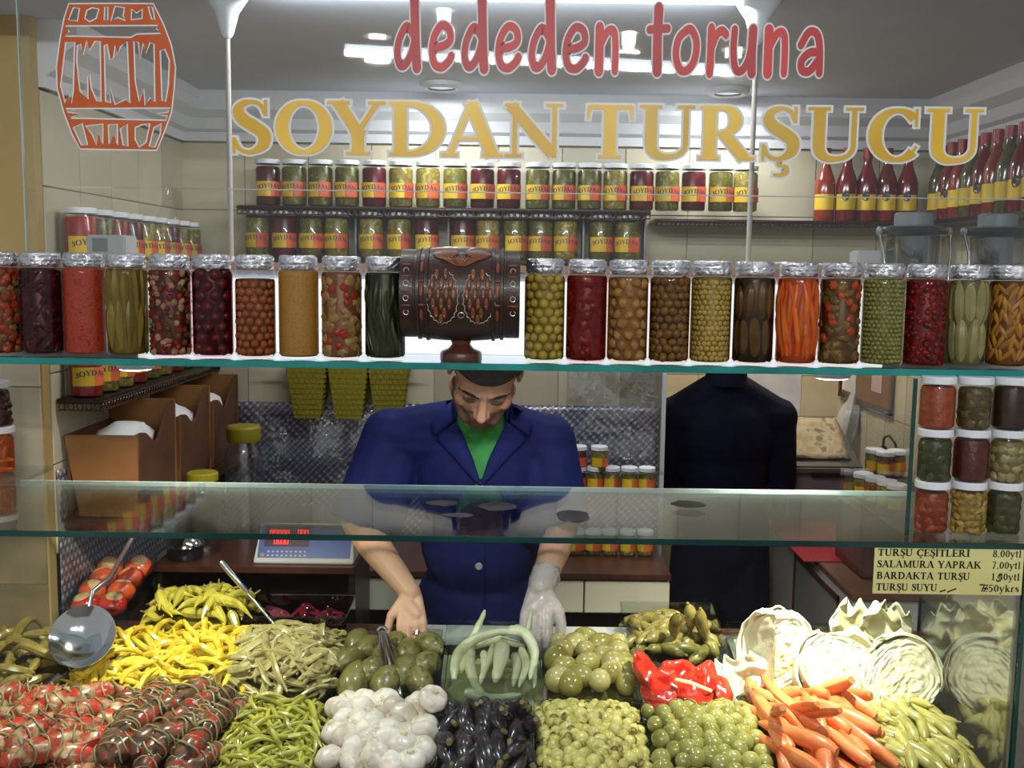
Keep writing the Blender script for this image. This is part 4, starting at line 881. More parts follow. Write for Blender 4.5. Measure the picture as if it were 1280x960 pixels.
# ------------------------------------------------------------------ embossed foil lining, cellophane
def dimple_mat():
    m = mat('embossed_foil', (178, 182, 196), .34, .55)
    nt = m.node_tree; N = nt.nodes; L = nt.links; b = N['Principled BSDF']
    tc = N.new('ShaderNodeTexCoord'); mp = N.new('ShaderNodeMapping'); mp.inputs['Rotation'].default_value = (0, R(45), R(45)); mp.inputs['Scale'].default_value = (58, 58, 58)
    vo = N.new('ShaderNodeTexVoronoi'); vo.inputs['Scale'].default_value = 1; vo.inputs['Randomness'].default_value = 0
    L.new(tc.outputs['Object'], mp.inputs[0]); L.new(mp.outputs[0], vo.inputs['Vector'])
    r = N.new('ShaderNodeValToRGB'); r.color_ramp.elements[0].color = lin((222, 224, 232)); r.color_ramp.elements[1].color = lin((112, 110, 128)); r.color_ramp.elements[0].position = .25; r.color_ramp.elements[1].position = .55
    L.new(vo.outputs['Distance'], r.inputs[0])
    n = N.new('ShaderNodeTexNoise'); n.inputs['Scale'].default_value = 9; n.inputs['Detail'].default_value = 5; L.new(tc.outputs['Object'], n.inputs['Vector'])
    r2 = N.new('ShaderNodeValToRGB'); r2.color_ramp.elements[0].position = .52; r2.color_ramp.elements[1].position = .7; r2.color_ramp.elements[1].color = lin((206, 168, 148)); L.new(n.outputs['Fac'], r2.inputs[0])
    mx = N.new('ShaderNodeMix'); mx.data_type = 'RGBA'; mx.inputs[0].default_value = .3; L.new(r.outputs[0], mx.inputs[6]); L.new(r2.outputs[0], mx.inputs[7]); mx.blend_type = 'SCREEN'
    L.new(mx.outputs[2], b.inputs['Base Color'])
    bp = N.new('ShaderNodeBump'); bp.inputs['Strength'].default_value = .6; bp.inputs['Distance'].default_value = .004; bp.invert = True
    L.new(vo.outputs['Distance'], bp.inputs['Height']); L.new(bp.outputs[0], b.inputs['Normal'])
    return m
m_emb = dimple_mat(); zf = PZ(560, 506, YB-.02)
def foilsheet(M, L, H, lab):
    o = ob('foil_lining', grid(lambda u, v: M @ V((u*L, -.004-.006*abs(noise.noise(V((u*L*5, v*H*5, 1)))), v*H)), 60, 24), m_emb); solid(o, .002, 0); return tag(o, lab, 'foil sheet')
foilsheet(Matrix.Translation((XL+.13, YB-.006, ZT+.001)), XO-.02-XL-.13, zf-ZT, 'dotted silver foil sheet lining the back wall behind the shopkeeper')
foilsheet(Matrix.Translation((XL+.006, 2.64, ZT+.02)) @ Matrix.Rotation(PI/2, 4, 'Z') , YB-.06-2.64, zf-ZT-.06, 'dotted silver foil sheet lining the left wall below the bins')
m_cello = glass('cellophane', (248, 250, 252), 1.6, .06, base=.03, bump=1.0, bs=14)
o = tag(ob('cellophane_sheet', grid(lambda u, v: (.2+u*.33, YB-.045+.018*noise.noise(V((u*3, v*3, 2))), ZT+.3+v*.36), 30, 30), m_cello), 'crinkled clear cellophane over the foil by the doorway', 'cellophane'); solid(o, .001)
o = tag(ob('cellophane_sheet', grid(lambda u, v: (-1.0+u*.52, YB-.05+.02*noise.noise(V((u*4, v*3, 7))), ZT+.12+v*.36), 30, 24), m_cello), 'crinkled clear cellophane over the foil left of the shopkeeper', 'cellophane'); solid(o, .001)
# ------------------------------------------------------------------ wooden bins with paper liners along the left wall
m_bin = mat('bin_wood', (142, 96, 48), .5, c2=(126, 82, 40), ns=7); m_bin2 = mat('bin_side', (96, 62, 40), .5, c2=(80, 50, 34), ns=9)
zbt = PZ(130, 546, 2.66); hb = .22
lg = tag(ob('bin_ledge', box(XL+.012, XL+.23, 2.665, YB-.06, zbt-hb-.03, zbt-hb-.003), m_bin2, bev=.002), 'brown wooden ledge on the left wall carrying the three bins', 'ledge')
for i in range(3):
    y0 = 2.68+i*.345; t = thing('paper_bin', ['nearest brown wooden bin under the left wall shelf', 'middle brown wooden bin under the left wall shelf', 'farthest brown wooden bin under the left wall shelf'][i], 'bin', (XL+.014, y0, zbt-hb), 0, 'wooden bins on the left wall')
    W, D, th = .195, .31, .010
    def trap(xa, xb, ya, yb, z0, z1, tp=0): 
        return box(xa, xb, ya, yb, z0, z1)
    ob('front_panel', ([V((.035, 0, 0)), V((W-.004, 0, 0)), V((W, 0, hb)), V((0, 0, hb)), V((.035, th, 0)), V((W-.004, th, 0)), V((W, th, hb)), V((0, th, hb))], [(0, 1, 2, 3), (7, 6, 5, 4), (0, 4, 5, 1), (1, 5, 6, 2), (2, 6, 7, 3), (3, 7, 4, 0)]), m_bin, t)
    # side with a scooped top edge
    n = 16; top = [hb+.06*(j/n)**2+(-.055*math.sin(PI*min(1, max(0, (j/n-.12)/.76)))**2) for j in range(n+1)]
    v = [V((x, th+(D-th)*j/n, z)) for x in (W-.012, W-.002) for j in range(n+1) for z in (0, top[j])]
    q = 2*(n+1); f = []
    for j in range(n):
        a = 2*j; f += [(a, a+2, a+3, a+1), (q+a, q+a+1, q+a+3, q+a+2), (a+1, a+3, q+a+3, q+a+1), (a, q+a, q+a+2, a+2)]
    f += [(0, 1, q+1, q), (2*n, q+2*n, q+2*n+1, 2*n+1)]
    ob('side_panel', (v, f), m_bin2, t); ob('side_panel', box(.0, .01, th, D, .0, hb), m_bin2, t)
    ob('back_panel', box(0, W, D-th, D, 0, hb+.06), m_bin, t); ob('bottom_panel', box(.02, W-.014, th, D-th, 0, .01), m_bin2, t)
    tag(ob('paper_stack', ell((0, 0, 0), (.075, .12, .06), 16, 10, lambda p: 1+.2*noise.noise(p*1.7+V((i, 0, 0)))), m_paper, loc=(XL+.014+.10, y0+.165, zbt-.045)), 'white paper bags in the %s wooden bin' % ['nearest', 'middle', 'farthest'][i], 'paper bags', 'paper bags in bins')
# ------------------------------------------------------------------ hanging yellow baskets
m_by = mat('yellow_plastic', (160, 150, 36), .45, c2=(150, 140, 30), ns=5, trans=.2)
def basket():
    t = thing('yellow_basket', 'x', 'basket'); H = .20; wb_, wt_ = .046, .072; db, dt = .03, .05
    def sec(z, g=0): k = z/H; return wb_+(wt_-wb_)*k+g, db+(dt-db)*k+g
    v = []
    for z in (0, H):
        a, b = sec(z); v += [V((-a, -b, z)), V((a, -b, z)), V((a, b, z)), V((-a, b, z))]
    ob('walls', (v, [(3, 2, 1, 0), (0, 1, 5, 4), (1, 2, 6, 5), (2, 3, 7, 6), (3, 0, 4, 7)]), m_by, t, smooth=False)
    ps = []
    for j in range(9):                         # woven relief
        z = .02+j*.019
        a, b = sec(z, .0015)
        for i in range(6):
            x = (-1+2*(i+.25+.5*(j % 2))/6)*a*.93
            ps.append(mv(box(-.0062, .0062, -.0018, .0018, -.0055, .0055), x, -b, z))
        for i in range(4):
            y = (-1+2*(i+.5)/4)*b*.9
            for s in (-1, 1): ps.append(mv(box(-.0018, .0018, -.005, .005, -.0055, .0055), s*a, y, z))
    o = ob('lattice_relief', join(*ps), mat('yellow_plastic_b', (136, 126, 26), .4), t, smooth=False); o['kind'] = 'stuff'
    a, b = sec(H, .003); ob('rim', tube([(-a, -b, H), (a, -b, H), (a, b, H), (-a, b, H), (-a, -b, H)], .005, 6), m_by, t)
    return t
bk = basket(); YK2 = 3.66
for i, px in enumerate([386, 437, 487]):
    o = bk if i == 0 else copyt(bk)
    place(o, (PX(px, 500, YK2), YK2, PZ(440, 522, YK2)), None, 1.0, '%s yellow lattice basket hanging on the back wall' % ['left', 'middle', 'right'][i], 'hanging yellow baskets')
hr = tag(ob('hanging_rail', tube([(PX(345, 440, YK2), YK2-.055, PZ(440, 522, YK2)+.215), (PX(530, 440, YK2), YK2-.055, PZ(440, 522, YK2)+.215)], .005, 8), m_steel), 'thin steel rail above the yellow baskets', 'rail')
# clear plastic jars with yellow lids
m_clear = glass('clear_plastic', (236, 240, 244), 1.4, .08, base=.12, bump=.3, bs=30)
def pjar(lab, loc, r, h, r2=None):
    t = thing('plastic_jar', lab, 'jar', loc)
    ob('body', lathe([(.001, 0), (r*.94, 0), (r, .01)]+[(r*(1+.012*math.sin(k*2.2)), .02+(h*.75-.02)*k/12) for k in range(13)]+[(r*.93, h*.82), (r*.8, h*.87), (r*.8, h*.93)], 28, cap=False), m_clear, t)
    ob('lid', lathe([(r*.86, h*.89), (r*.9, h*.90), (r*.9, h*.985), (r*.82, h), (.001, h)], 28, cap=False), m_by, t, ang=30)
    return t
z = PZ(305, 532, 3.35); pjar('big clear plastic jar with yellow lid beside the bins', (PX(305, 570, 3.35), 3.35, ZT+.0005), .062, z-ZT)
z = PZ(256, 592, 3.0)
cl = thing('scale_counter', 'dark wooden side counter under the scale and plastic jars', 'counter', (0, 0, 0))
zs_ = PZ(380, 703, 2.95)
ob('top', box(XL+.16, PX(446, 720, 2.95), 2.90, 3.22, zs_-.02, zs_), m_bwood, cl, .002); ob('shelf_plank', box(XL+.16, PX(446, 720, 2.95), 2.90, 2.92, zs_-.16, zs_-.14), m_bwood, cl, .002)
ob('back', box(XL+.16, PX(446, 720, 2.95), 3.20, 3.22, .0, zs_-.021), m_dark, cl); ob('side', box(PX(446, 720, 2.95)-.02, PX(446, 720, 2.95), 2.92, 3.20, 0, zs_-.021), m_dark, cl); ob('side', box(XL+.16, XL+.18, 2.92, 3.20, 0, zs_-.021), m_dark, cl)
pjar('clear plastic jar with yellow lid at the left end of the side counter', (PX(254, 640, 3.05), 3.05, zs_+.0005), .052, PZ(254, 590, 3.05)-zs_)
t = thing('steel_pot', 'shiny dark steel pot with domed lid left of the scale', 'pot', (PX(222, 720, 3.0)+.03, 2.985, zs_+.0005))
ob('pot_body', lathe([(.001, 0), (.05, 0), (.054, .01), (.054, .04)], 28, cap=False), mat('dark_steel', (84, 80, 84), .2, .9), t); ob('lid', lathe([(.056, .04), (.05, .055), (.03, .068), (.008, .073), (.001, .073)], 28, cap=False), m_chrome, t)
# ------------------------------------------------------------------ weighing scale
sxc = (PX(319, 695, 2.95)+PX(443, 695, 2.95))/2; sw2 = (PX(443, 695, 2.95)-PX(319, 695, 2.95))/2
t = thing('weighing_scale', 'pale weighing scale with blue front panel and red digits', 'scale', (sxc, 2.93, zs_+.0005))
ob('housing', ([V((-sw2, 0, 0)), V((sw2, 0, 0)), V((sw2, .24, 0)), V((-sw2, .24, 0)), V((-sw2, 0, .012)), V((sw2, 0, .012)), V((sw2*.93, .06, .105)), V((-sw2*.93, .06, .105)), V((sw2*.93, .24, .105)), V((-sw2*.93, .24, .105))],
   [(3, 2, 1, 0), (0, 1, 5, 4), (4, 5, 6, 7), (7, 6, 8, 9), (1, 2, 8, 6, 5), (0, 4, 7, 9, 3), (2, 3, 9, 8)]), mat('scale_shell', (190, 190, 186), .4), t, .003)
sl = math.atan2(.093, .06)
pn = bpy.data.objects.new('front_panel', mesh('front_panel', box(-sw2*.93, sw2*.93, .006, .102, 0, .0015), mat('scale_blue', (44, 74, 140), .35), False)); C.objects.link(pn); pn.parent = t; pn.location = (0, .0, .0125); pn.rotation_euler = (sl, 0, 0)
ob('display', box(-sw2*.82, sw2*.08, .04, .097, .0016, .003), mat('display_dark', (56, 26, 54), .3), pn, smooth=False)
m_led = emis('red_digits', (255, 34, 30), 2.2)
def seg(ch, x, y, s):
    S = {'a': (0, 2, 1, 2), 'b': (1, 1, 1, 2), 'c': (1, 0, 1, 1), 'd': (0, 0, 1, 0), 'e': (0, 0, 0, 1), 'f': (0, 1, 0, 2), 'g': (0, 1, 1, 1)}
    D = {'0': 'abcdef'}
    return join(*[mv(box(min(a, c)*s-.0011, max(a, c)*s+.0011, min(b, d)*s-.0011, max(b, d)*s+.0011, .0031, .0038), x, y, 0) for a, b, c, d in (S[k] for k in D[ch])])
for x, y in [(-sw2*.72+i*.012, .074) for i in range(5)]+[(-sw2*.16+i*.011, .076) for i in range(3)]+[(-sw2*.62+i*.011, .048) for i in range(4)]: ob('digit', seg('0', x, y, .0072), m_led, pn, smooth=False)
kb = mesh('key', mv(ell((0, 0, 0), (.0042, .0034, .002), 8, 5), 0, 0, .002), m_grey)
for r_ in range(2):
    for i in range(9): ob('key', kb, parent=pn, loc=(-sw2*.72+i*.0135, .012+r_*.012, 0))
ob('key', mesh('key', mv(ell((0, 0, 0), (.008, .008, .002), 12, 5), 0, 0, .002), mat('olive_key', (120, 124, 96), .4)), parent=pn, loc=(-sw2*.84, .014, 0))
ob('pan', box(-sw2*.9, sw2*.9, .02, .24, .112, .118), m_steel, t, .002); ob('pan_post', box(-.03, .03, .1, .16, .10, .113), m_grey, t)
# ------------------------------------------------------------------ juice dispensers, boxes and cable on the board
m_gl = mat('dark_grey_lid', (44, 48, 54), .3, coat=.4); m_gc = mat('grey_cap', (124, 128, 132), .4)
for i, (px, s) in enumerate([(1141, 1), (1246, 1)]):
    Y = 2.435; zt = PZ(1141, 266, Y); t = thing('drink_dispenser', ['clear drink dispenser with dark grey lid, left of the two', 'clear drink dispenser with dark grey lid at the right edge'][i], 'dispenser', (PX(px, 300, Y), Y, ZB-.06))
    h = zt-ZB+.06
    ob('container', lathe([(.056, .001), (.06, .008), (.062, h-.055)], 32, cap=False), glass('dispenser_wall', (200, 206, 210), 1.3, .05, base=.12), t); ob('core_rod', lathe([(.014, .001), (.014, h-.05)], 16), m_chrome, t)
    ob('inner_sleeve', lathe([(.036, .001), (.036, h-.05)], 28, cap=False), glass('sleeve', (176, 182, 186), 1.3, .1, base=.2), t)
    ob('lid', lathe([(.062, h-.055), (.077, h-.052), (.08, h-.044), (.07, h-.034), (.05, h-.030), (.001, h-.030)], 36, cap=False), m_gl, t, ang=30)
    ob('cap', lathe([(.044, h-.0305), (.044, h-.004), (.04, h), (.001, h)], 32, cap=False), m_gc, t, ang=30)
    for sd in (-1, 1):
        hn = ob('handle', tube([(sd*.083, -.01, h-.044), (sd*.078, -.03, h-.09), (sd*.07, -.04, .01)], .0032, 8), m_chrome, t)
        ob('hinge', ell((sd*.081, -.006, h-.044), (.008, .012, .012)), m_gc, hn)
tag(ob('dispenser_shelf', box(.80, 1.5, 2.34, 2.53, ZB-.075, ZB-.0605), m_steel, bev=.002), 'steel shelf behind the light box under the drink dispensers', 'shelf')
bx_ = ob('wall_box', box(-.03, .03, -.03, .03, 0, .045), m_grey, bev=.004, loc=(PX(1083, 312, 2.44), 2.44, ZB+.0005)); tag(bx_, 'small grey plastic box on the board beside the dispensers', 'box')
o = tag(ob('card_terminal', box(-.045, .045, -.04, .04, 0, .058), m_grey, bev=.004, loc=(PX(140, 300, 2.43), 2.43, ZB+.0005)), 'pale grey box standing on the board before the left jars', 'box'); ob('screen', box(-.03, .005, -.042, -.0402, .02, .05), m_gc, o)
tag(ob('white_cable', tube([P(px, py, 2.42) if 0 else V((PX(px, 320, 2.40), 2.40+.02*math.sin(px*.02), ZB+.004+max(0, (322-py))*.0012)) for px, py in [(935, 322), (950, 316), (985, 313), (1020, 314), (1045, 318), (1064, 322)]], .0028, 6), m_wlid), 'thin white cable lying on the wooden board', 'cable')
# ------------------------------------------------------------------ heaps of pickled vegetables
def dome(u, v, p=5): return max(0, 1-abs(u)**p)**.5*max(0, 1-abs(v)**p)**.5
def vm(n, c, c2, c3=None, rough=.28, ns=25, **k): return mat(n, c, rough, c2=c2, ns=ns, c3=c3, coat=k.pop('coat', .25), **k)
def tray(rect, H, m_core, lab, wall=.045, m=None, under=.02, z0=0, name='pickle_tray'):
    x0, x1, y0, y1 = rect; t = thing(name, lab, 'tray', ((x0+x1)/2, (y0+y1)/2, 0)); cx, cy = t.location.x, t.location.y; m = m or m_tray
    def w(a, b, c, d, lo, hi):
        p = slab(a, b, c, d, z0+lo, z0+hi); return mv(p, -cx, -cy, 0)
    ob('base', w(x0, x1, y0, y1, -.003, .0), m, t, smooth=False)
    for b in ((x0, x1, y0, y0+.003), (x0, x1, y1-.003, y1), (x0, x0+.003, y0+.003, y1-.003), (x1-.003, x1, y0+.003, y1-.003)): ob('wall', w(*b, 0, wall), m, t, smooth=False)
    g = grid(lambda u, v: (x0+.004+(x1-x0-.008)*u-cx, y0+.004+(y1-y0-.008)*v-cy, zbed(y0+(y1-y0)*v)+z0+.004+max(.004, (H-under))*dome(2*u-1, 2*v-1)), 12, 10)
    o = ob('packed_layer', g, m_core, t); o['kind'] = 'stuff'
    return t
def pile(protos, rect, H, n, label, cat, group, yaw=(0, PI), jit=.25, lift=0, z0=0, scale=(.85, 1.12), roll=True, margin=.01, sink=0, seed=1, spread=8, rows=None):
    rnd = random.Random(seed); x0, x1, y0, y1 = rect; pts = []; out = []; asp = (x1-x0)
    for i in range(n):
        best = None; bd = -1
        for c in range(spread):
            q = (rnd.uniform(x0+margin, x1-margin), rnd.uniform(y0+margin, y1-margin))
            d = min([(q[0]-p[0])**2+(q[1]-p[1])**2 for p in pts] or [1])
            if d > bd: bd = d; best = q
        pts.append(best)
    for i, (x, y) in enumerate(pts):
        u = 2*(x-x0)/(x1-x0)-1; v = 2*(y-y0)/(y1-y0)-1; e = .02
        hz_ = lambda a, b: zbed(y0+(y1-y0)*(b+1)/2)+z0+H*dome(max(-1, min(1, a)), max(-1, min(1, b)))
        gx = (hz_(min(.97, u+e), v)-hz_(max(-.97, u-e), v))/(2*e)*2/(x1-x0); gy = (hz_(u, min(.97, v+e))-hz_(u, max(-.97, v-e)))/(2*e)*2/(y1-y0)
        nrm = V((-max(-1, min(1, gx)), -max(-1, min(1, gy)), 1)).normalized()
        ya = rnd.uniform(*yaw); d = V((math.cos(ya), math.sin(ya), rnd.gauss(0, jit))); d = (d-nrm*d.dot(nrm)*.75).normalized(); b = nrm.cross(d).normalized(); k = d.cross(b)
        M = Matrix((d, b, k)).transposed()
        if roll: M = M @ Matrix.Rotation(rnd.uniform(0, 2*PI), 3, 'X')
        src, rad = protos[i % len(protos)]
        o = copyt(src) if src.get('used') else src; src['used'] = 1
        o.location = (x, y, hz_(u, v)+lift+rnd.uniform(-sink, sink*.4)+rad*.35); o.rotation_euler = M.to_euler(); s = rnd.uniform(*scale); o.scale = (s, s, s)
        tag(o, label, cat, group); out.append(o)
        if 'used' in o: pass
    if rows:                                   # few enough to point at: number them by row
        out.sort(key=lambda o: o.location.y); n_ = len(out); per_ = -(-n_//len(rows))
        for r_, nm in enumerate(rows):
            for i, o in enumerate(sorted(out[r_*per_:(r_+1)*per_], key=lambda o: o.location.x)): o['label'] = '%s from the left in the %s row, %s' % (ORD[i], nm, label)
    return out
def clean():
    for o in C.objects:
        if 'used' in o: del o['used']
def protos(name, shapes, m, stem_=None):
    out = []
    for p, r in shapes:
        o = ob(name, p, m); out.append((o, r))
        if stem_: sp, smm = stem_(p); ob('stem', sp, smm, o)
    return out
PEP = [.35, .9, 1, .95, .85, .7, .5, .3, .08]
m_stem = mat('dry_stem', (150, 134, 60), .6, c2=(124, 108, 44), ns=30)
def sh(L, r, prof, k=4, bend=.12, wob=.06, flat=1, n=8, seg=10): return [(veg(L*(.85+.1*i), [r*q for q in prof], bend*(-1)**i*(.5+.4*i), n, flat, i+3, wob, seg), r) for i in range(k)]
def stalk(L, r):
    def f(p): return tube([V(p[0][0])*0+V((-L/2+.004, 0, 0)), V((-L/2-.012, .002, .002)), V((-L/2-.028, .006, .006))], [r*.42, r*.22, r*.18], 6), m_stem
    return f
m_y = vm('yellow_pepper', (206, 176, 44), (182, 148, 26), (216, 190, 66)); 
YR_ = (-1.02, -.60, 2.235, 2.475)
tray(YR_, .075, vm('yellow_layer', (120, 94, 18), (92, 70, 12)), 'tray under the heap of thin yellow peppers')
pile(protos('yellow_pepper', sh(.125, .0088, PEP, wob=.16), m_y), YR_, .082, 250, 'thin glossy yellow pickled pepper in the big yellow heap', 'pepper', 'thin yellow peppers', jit=.28, sink=.008, seed=2)
R2 = (-.93, -.66, 2.48, 2.605)
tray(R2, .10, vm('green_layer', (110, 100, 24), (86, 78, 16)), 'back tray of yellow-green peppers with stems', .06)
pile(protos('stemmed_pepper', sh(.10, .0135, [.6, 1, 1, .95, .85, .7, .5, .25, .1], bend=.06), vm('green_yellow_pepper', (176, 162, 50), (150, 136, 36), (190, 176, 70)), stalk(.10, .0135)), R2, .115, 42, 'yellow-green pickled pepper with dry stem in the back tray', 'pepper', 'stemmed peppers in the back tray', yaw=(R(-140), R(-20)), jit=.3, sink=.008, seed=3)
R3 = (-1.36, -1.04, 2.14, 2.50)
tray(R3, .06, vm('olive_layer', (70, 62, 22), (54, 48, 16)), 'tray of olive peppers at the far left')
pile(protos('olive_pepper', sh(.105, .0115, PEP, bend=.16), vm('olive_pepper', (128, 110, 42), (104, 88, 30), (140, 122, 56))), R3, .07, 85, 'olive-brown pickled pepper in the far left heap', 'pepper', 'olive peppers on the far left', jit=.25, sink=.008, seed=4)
# stuffed rolls tied with string
m_roll = vm('stuffed_roll', (66, 26, 26), (160, 32, 26), (96, 76, 54), .25, 40, detail=3); m_roll2 = vm('pale_stuffed_roll', (180, 156, 118), (184, 46, 30), (150, 70, 48), .25, 38, detail=3)
m_str = mat('leek_string', (150, 138, 96), .5, c2=(120, 108, 70), ns=30)
def roll_(i, m):
    L, r = .105+.012*(i % 3), .026; p = veg(L, [r*q for q in (.3, .8, 1, 1.02, 1, .95, .8, .5, .2)], .05, 12, 1, i, .03, 11)
    p = ([q*(1+.22*noise.noise(q*45+V((i, 0, 0)))) for q in p[0]], p[1]); o = ob('stuffed_roll', p, m)
    for k in range(4):
        x = -L*.3+k*L*.2; o2 = ob('string', tube([V((x+.006*math.sin(a*2+k), .005+(r*1.02)*math.cos(a), (r*1.02)*math.sin(a))) for a in [2*PI*j/18 for j in range(19)]], .0022, 5), m_str, o)
    return o, r
R4 = (-1.20, -.585, 1.955, 2.225)
tray(R4, .06, vm('red_layer', (80, 24, 18), (60, 30, 20)), 'wide tray under the stuffed aubergine rolls')
L4 = (R4[0], -.84, R4[2], R4[3]); R4b = (-.86, R4[1], R4[2], R4[3])
pile([roll_(i, m_roll2) for i in range(3)], (-1.20, -.83, 1.955, 2.225), .07, 42, 'pale and red stuffed roll tied with leek string on the left', 'stuffed roll', 'pale stuffed rolls', yaw=(R(20), R(80)), jit=.25, sink=.01, seed=5)
pile([roll_(i+3, m_roll) for i in range(3)], (-.85, -.585, 1.955, 2.235), .078, 30, 'dark red stuffed aubergine roll tied with leek string', 'stuffed roll', 'dark red stuffed rolls', yaw=(R(35), R(95)), jit=.25, sink=.01, seed=6)
R5 = (-.605, -.40, 1.955, 2.225)
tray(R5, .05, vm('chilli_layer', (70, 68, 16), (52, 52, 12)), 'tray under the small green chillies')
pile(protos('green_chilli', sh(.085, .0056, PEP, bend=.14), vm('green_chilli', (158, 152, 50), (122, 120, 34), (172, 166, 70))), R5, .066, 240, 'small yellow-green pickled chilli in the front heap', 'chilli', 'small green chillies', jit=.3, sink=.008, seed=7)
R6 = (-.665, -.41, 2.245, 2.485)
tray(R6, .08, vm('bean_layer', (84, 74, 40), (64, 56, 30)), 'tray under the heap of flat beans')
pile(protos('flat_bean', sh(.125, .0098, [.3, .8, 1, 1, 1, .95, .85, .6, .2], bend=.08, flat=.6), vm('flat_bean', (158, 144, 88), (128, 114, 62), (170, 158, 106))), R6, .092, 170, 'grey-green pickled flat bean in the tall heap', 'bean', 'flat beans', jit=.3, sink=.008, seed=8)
# garlic bulbs
def garlic(i):
    def f(q):
        a = math.atan2(q.y, q.x); return (1+.07*abs(math.cos(a*3.5+i)))*(1-.16*max(0, q.z)**3)*(1+.05*noise.noise(q*2+V((i, 0, 0))))
    r = .034; o = ob('garlic_bulb', ell((0, 0, 0), (r, r, r*.78), 28, 14, f), vm('garlic', (210, 196, 184), (196, 178, 162), (218, 206, 196), .4, 30, sss=.15))
    ob('neck', lathe([(.011, r*.60), (.008, r*.74), (.0065, r*.84), (.001, r*.85)], 10, cap=False), mat('garlic_neck', (206, 190, 160), .5), o); ob('root_plate', lathe([(.001, -r*.80), (.009, -r*.79), (.010, -r*.72)], 10, cap=False), mat('garlic_root', (190, 170, 130), .6), o)
    return o, r
R7 = (-.395, -.155, 1.955, 2.225)
tray(R7, .05, vm('garlic_layer', (150, 140, 110), (120, 112, 84)), 'clear tray under the garlic bulbs')
pile([garlic(i) for i in range(3)], R7, .062, 34, 'whole white garlic bulb', 'garlic', 'garlic bulbs', jit=.7, sink=.006, seed=9, margin=.025, scale=(.8, 1.08), spread=20, rows=('front', 'second', 'third', 'fourth', 'back'))
go, gr_ = garlic(5); tag(place(go, Pb(541, 873, .105), (.4, .3, 0), .92), 'single garlic bulb on top beside the tongs tray', 'garlic')
# big cucumbers in a glass tray
m_cuc = vm('big_cucumber', (104, 98, 46), (80, 76, 32), (118, 110, 60), .35, 40, bump=.4, bs=90)
def cuc(i):
    L, r = .115, .034; p = veg(L, [r*q for q in (.25, .72, .95, 1.03, 1, .96, .8, .5, .18)], .03, 14, 1, i, .0, 11); o = ob('large_cucumber', p, m_cuc)
    ob('stem_scar', ell((-L/2, 0, 0), (.004, .007, .007), 8, 6), mat('stem_scar', (160, 150, 84), .5), o); return o, r
R8 = (-.41, -.165, 2.245, 2.49)
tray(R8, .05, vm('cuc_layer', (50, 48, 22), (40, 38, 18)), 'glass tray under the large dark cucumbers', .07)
pile([cuc(i) for i in range(3)], R8, .05, 13, 'large dark olive cucumber', 'cucumber', 'large cucumbers', yaw=(R(40), R(140)), jit=.7, sink=.008, seed=11, margin=.03, spread=60, scale=(.85, 1.05), rows=('front', 'middle', 'back'))
# long pale peppers in a square glass dish
R9 = (-.155, .082, 2.235, 2.49)
tray(R9, .03, vm('pale_layer', (170, 168, 120), (146, 146, 96)), 'square glass dish holding the long pale peppers', .095, glass('dish_glass', (244, 249, 248), 1.3, .03, base=.03))
m_wp = vm('pale_pepper', (206, 206, 164), (186, 188, 138), (216, 216, 180), .3, 12)
cxx = (R9[0]+R9[1])/2
def wpep(pts, r=.0125, prof=(.55, .95, 1, 1, .95, .85, .7, .5, .2)):
    pts = [V(p) for p in pts]; k = 14; q = spl([(p.x, p.y) for p in pts], [p.z for p in pts], 5); P3 = [V((a[0], a[1], b)) for a, b in zip(q[0], q[1])]
    n = len(P3); rad = [r*prof[min(len(prof)-1, int(i/(n-1)*(len(prof)-1)+.5))] for i in range(n)]
    o = ob('pale_pepper', tube(P3, rad, 10), m_wp); c = sum(P3, V())/n
    for v in o.data.vertices: v.co -= c
    o.location = c; return o
zd = zbed(2.37); WP = [
 ([(-.115, 2.30, zd+.06), (-.10, 2.36, zd+.075), (-.085, 2.42, zd+.10), (-.06, 2.47, zd+.15)], .013), ([(-.125, 2.27, zd+.05), (-.12, 2.34, zd+.085), (-.08, 2.38, zd+.11), (-.02, 2.39, zd+.125), (.03, 2.38, zd+.12)], .013),
 ([(.0, 2.40, zd+.125), (.04, 2.38, zd+.125), (.062, 2.33, zd+.095), (.05, 2.28, zd+.05)], .0135), ([(-.09, 2.37, zd+.085), (-.09, 2.31, zd+.07), (-.075, 2.27, zd+.04), (-.05, 2.252, zd+.02)], .013),
 ([(-.06, 2.36, zd+.085), (-.055, 2.31, zd+.07), (-.065, 2.27, zd+.04)], .010), ([(-.035, 2.39, zd+.09), (-.045, 2.33, zd+.08), (-.06, 2.28, zd+.055)], .010), ([(-.015, 2.37, zd+.10), (-.018, 2.31, zd+.09), (-.03, 2.26, zd+.05)], .019),
 ([(.015, 2.36, zd+.08), (.02, 2.31, zd+.07), (.012, 2.265, zd+.04)], .012), ([(.03, 2.37, zd+.09), (.042, 2.31, zd+.075), (.025, 2.26, zd+.04)], .011), ([(-.02, 2.44, zd+.10), (.02, 2.43, zd+.12), (.045, 2.45, zd+.10), (.055, 2.47, zd+.15)], .009),
 ([(-.10, 2.255, zd+.03), (-.04, 2.25, zd+.015), (.03, 2.255, zd+.025)], .013), ([(-.11, 2.45, zd+.06), (-.03, 2.46, zd+.08), (.04, 2.46, zd+.06)], .013), ([(.055, 2.42, zd+.1), (.06, 2.36, zd+.06), (.06, 2.28, zd+.03)], .012)]
for p, r in WP: tag(wpep(p, r), 'long pale green curled pepper in the square glass dish', 'pepper', 'long pale peppers')
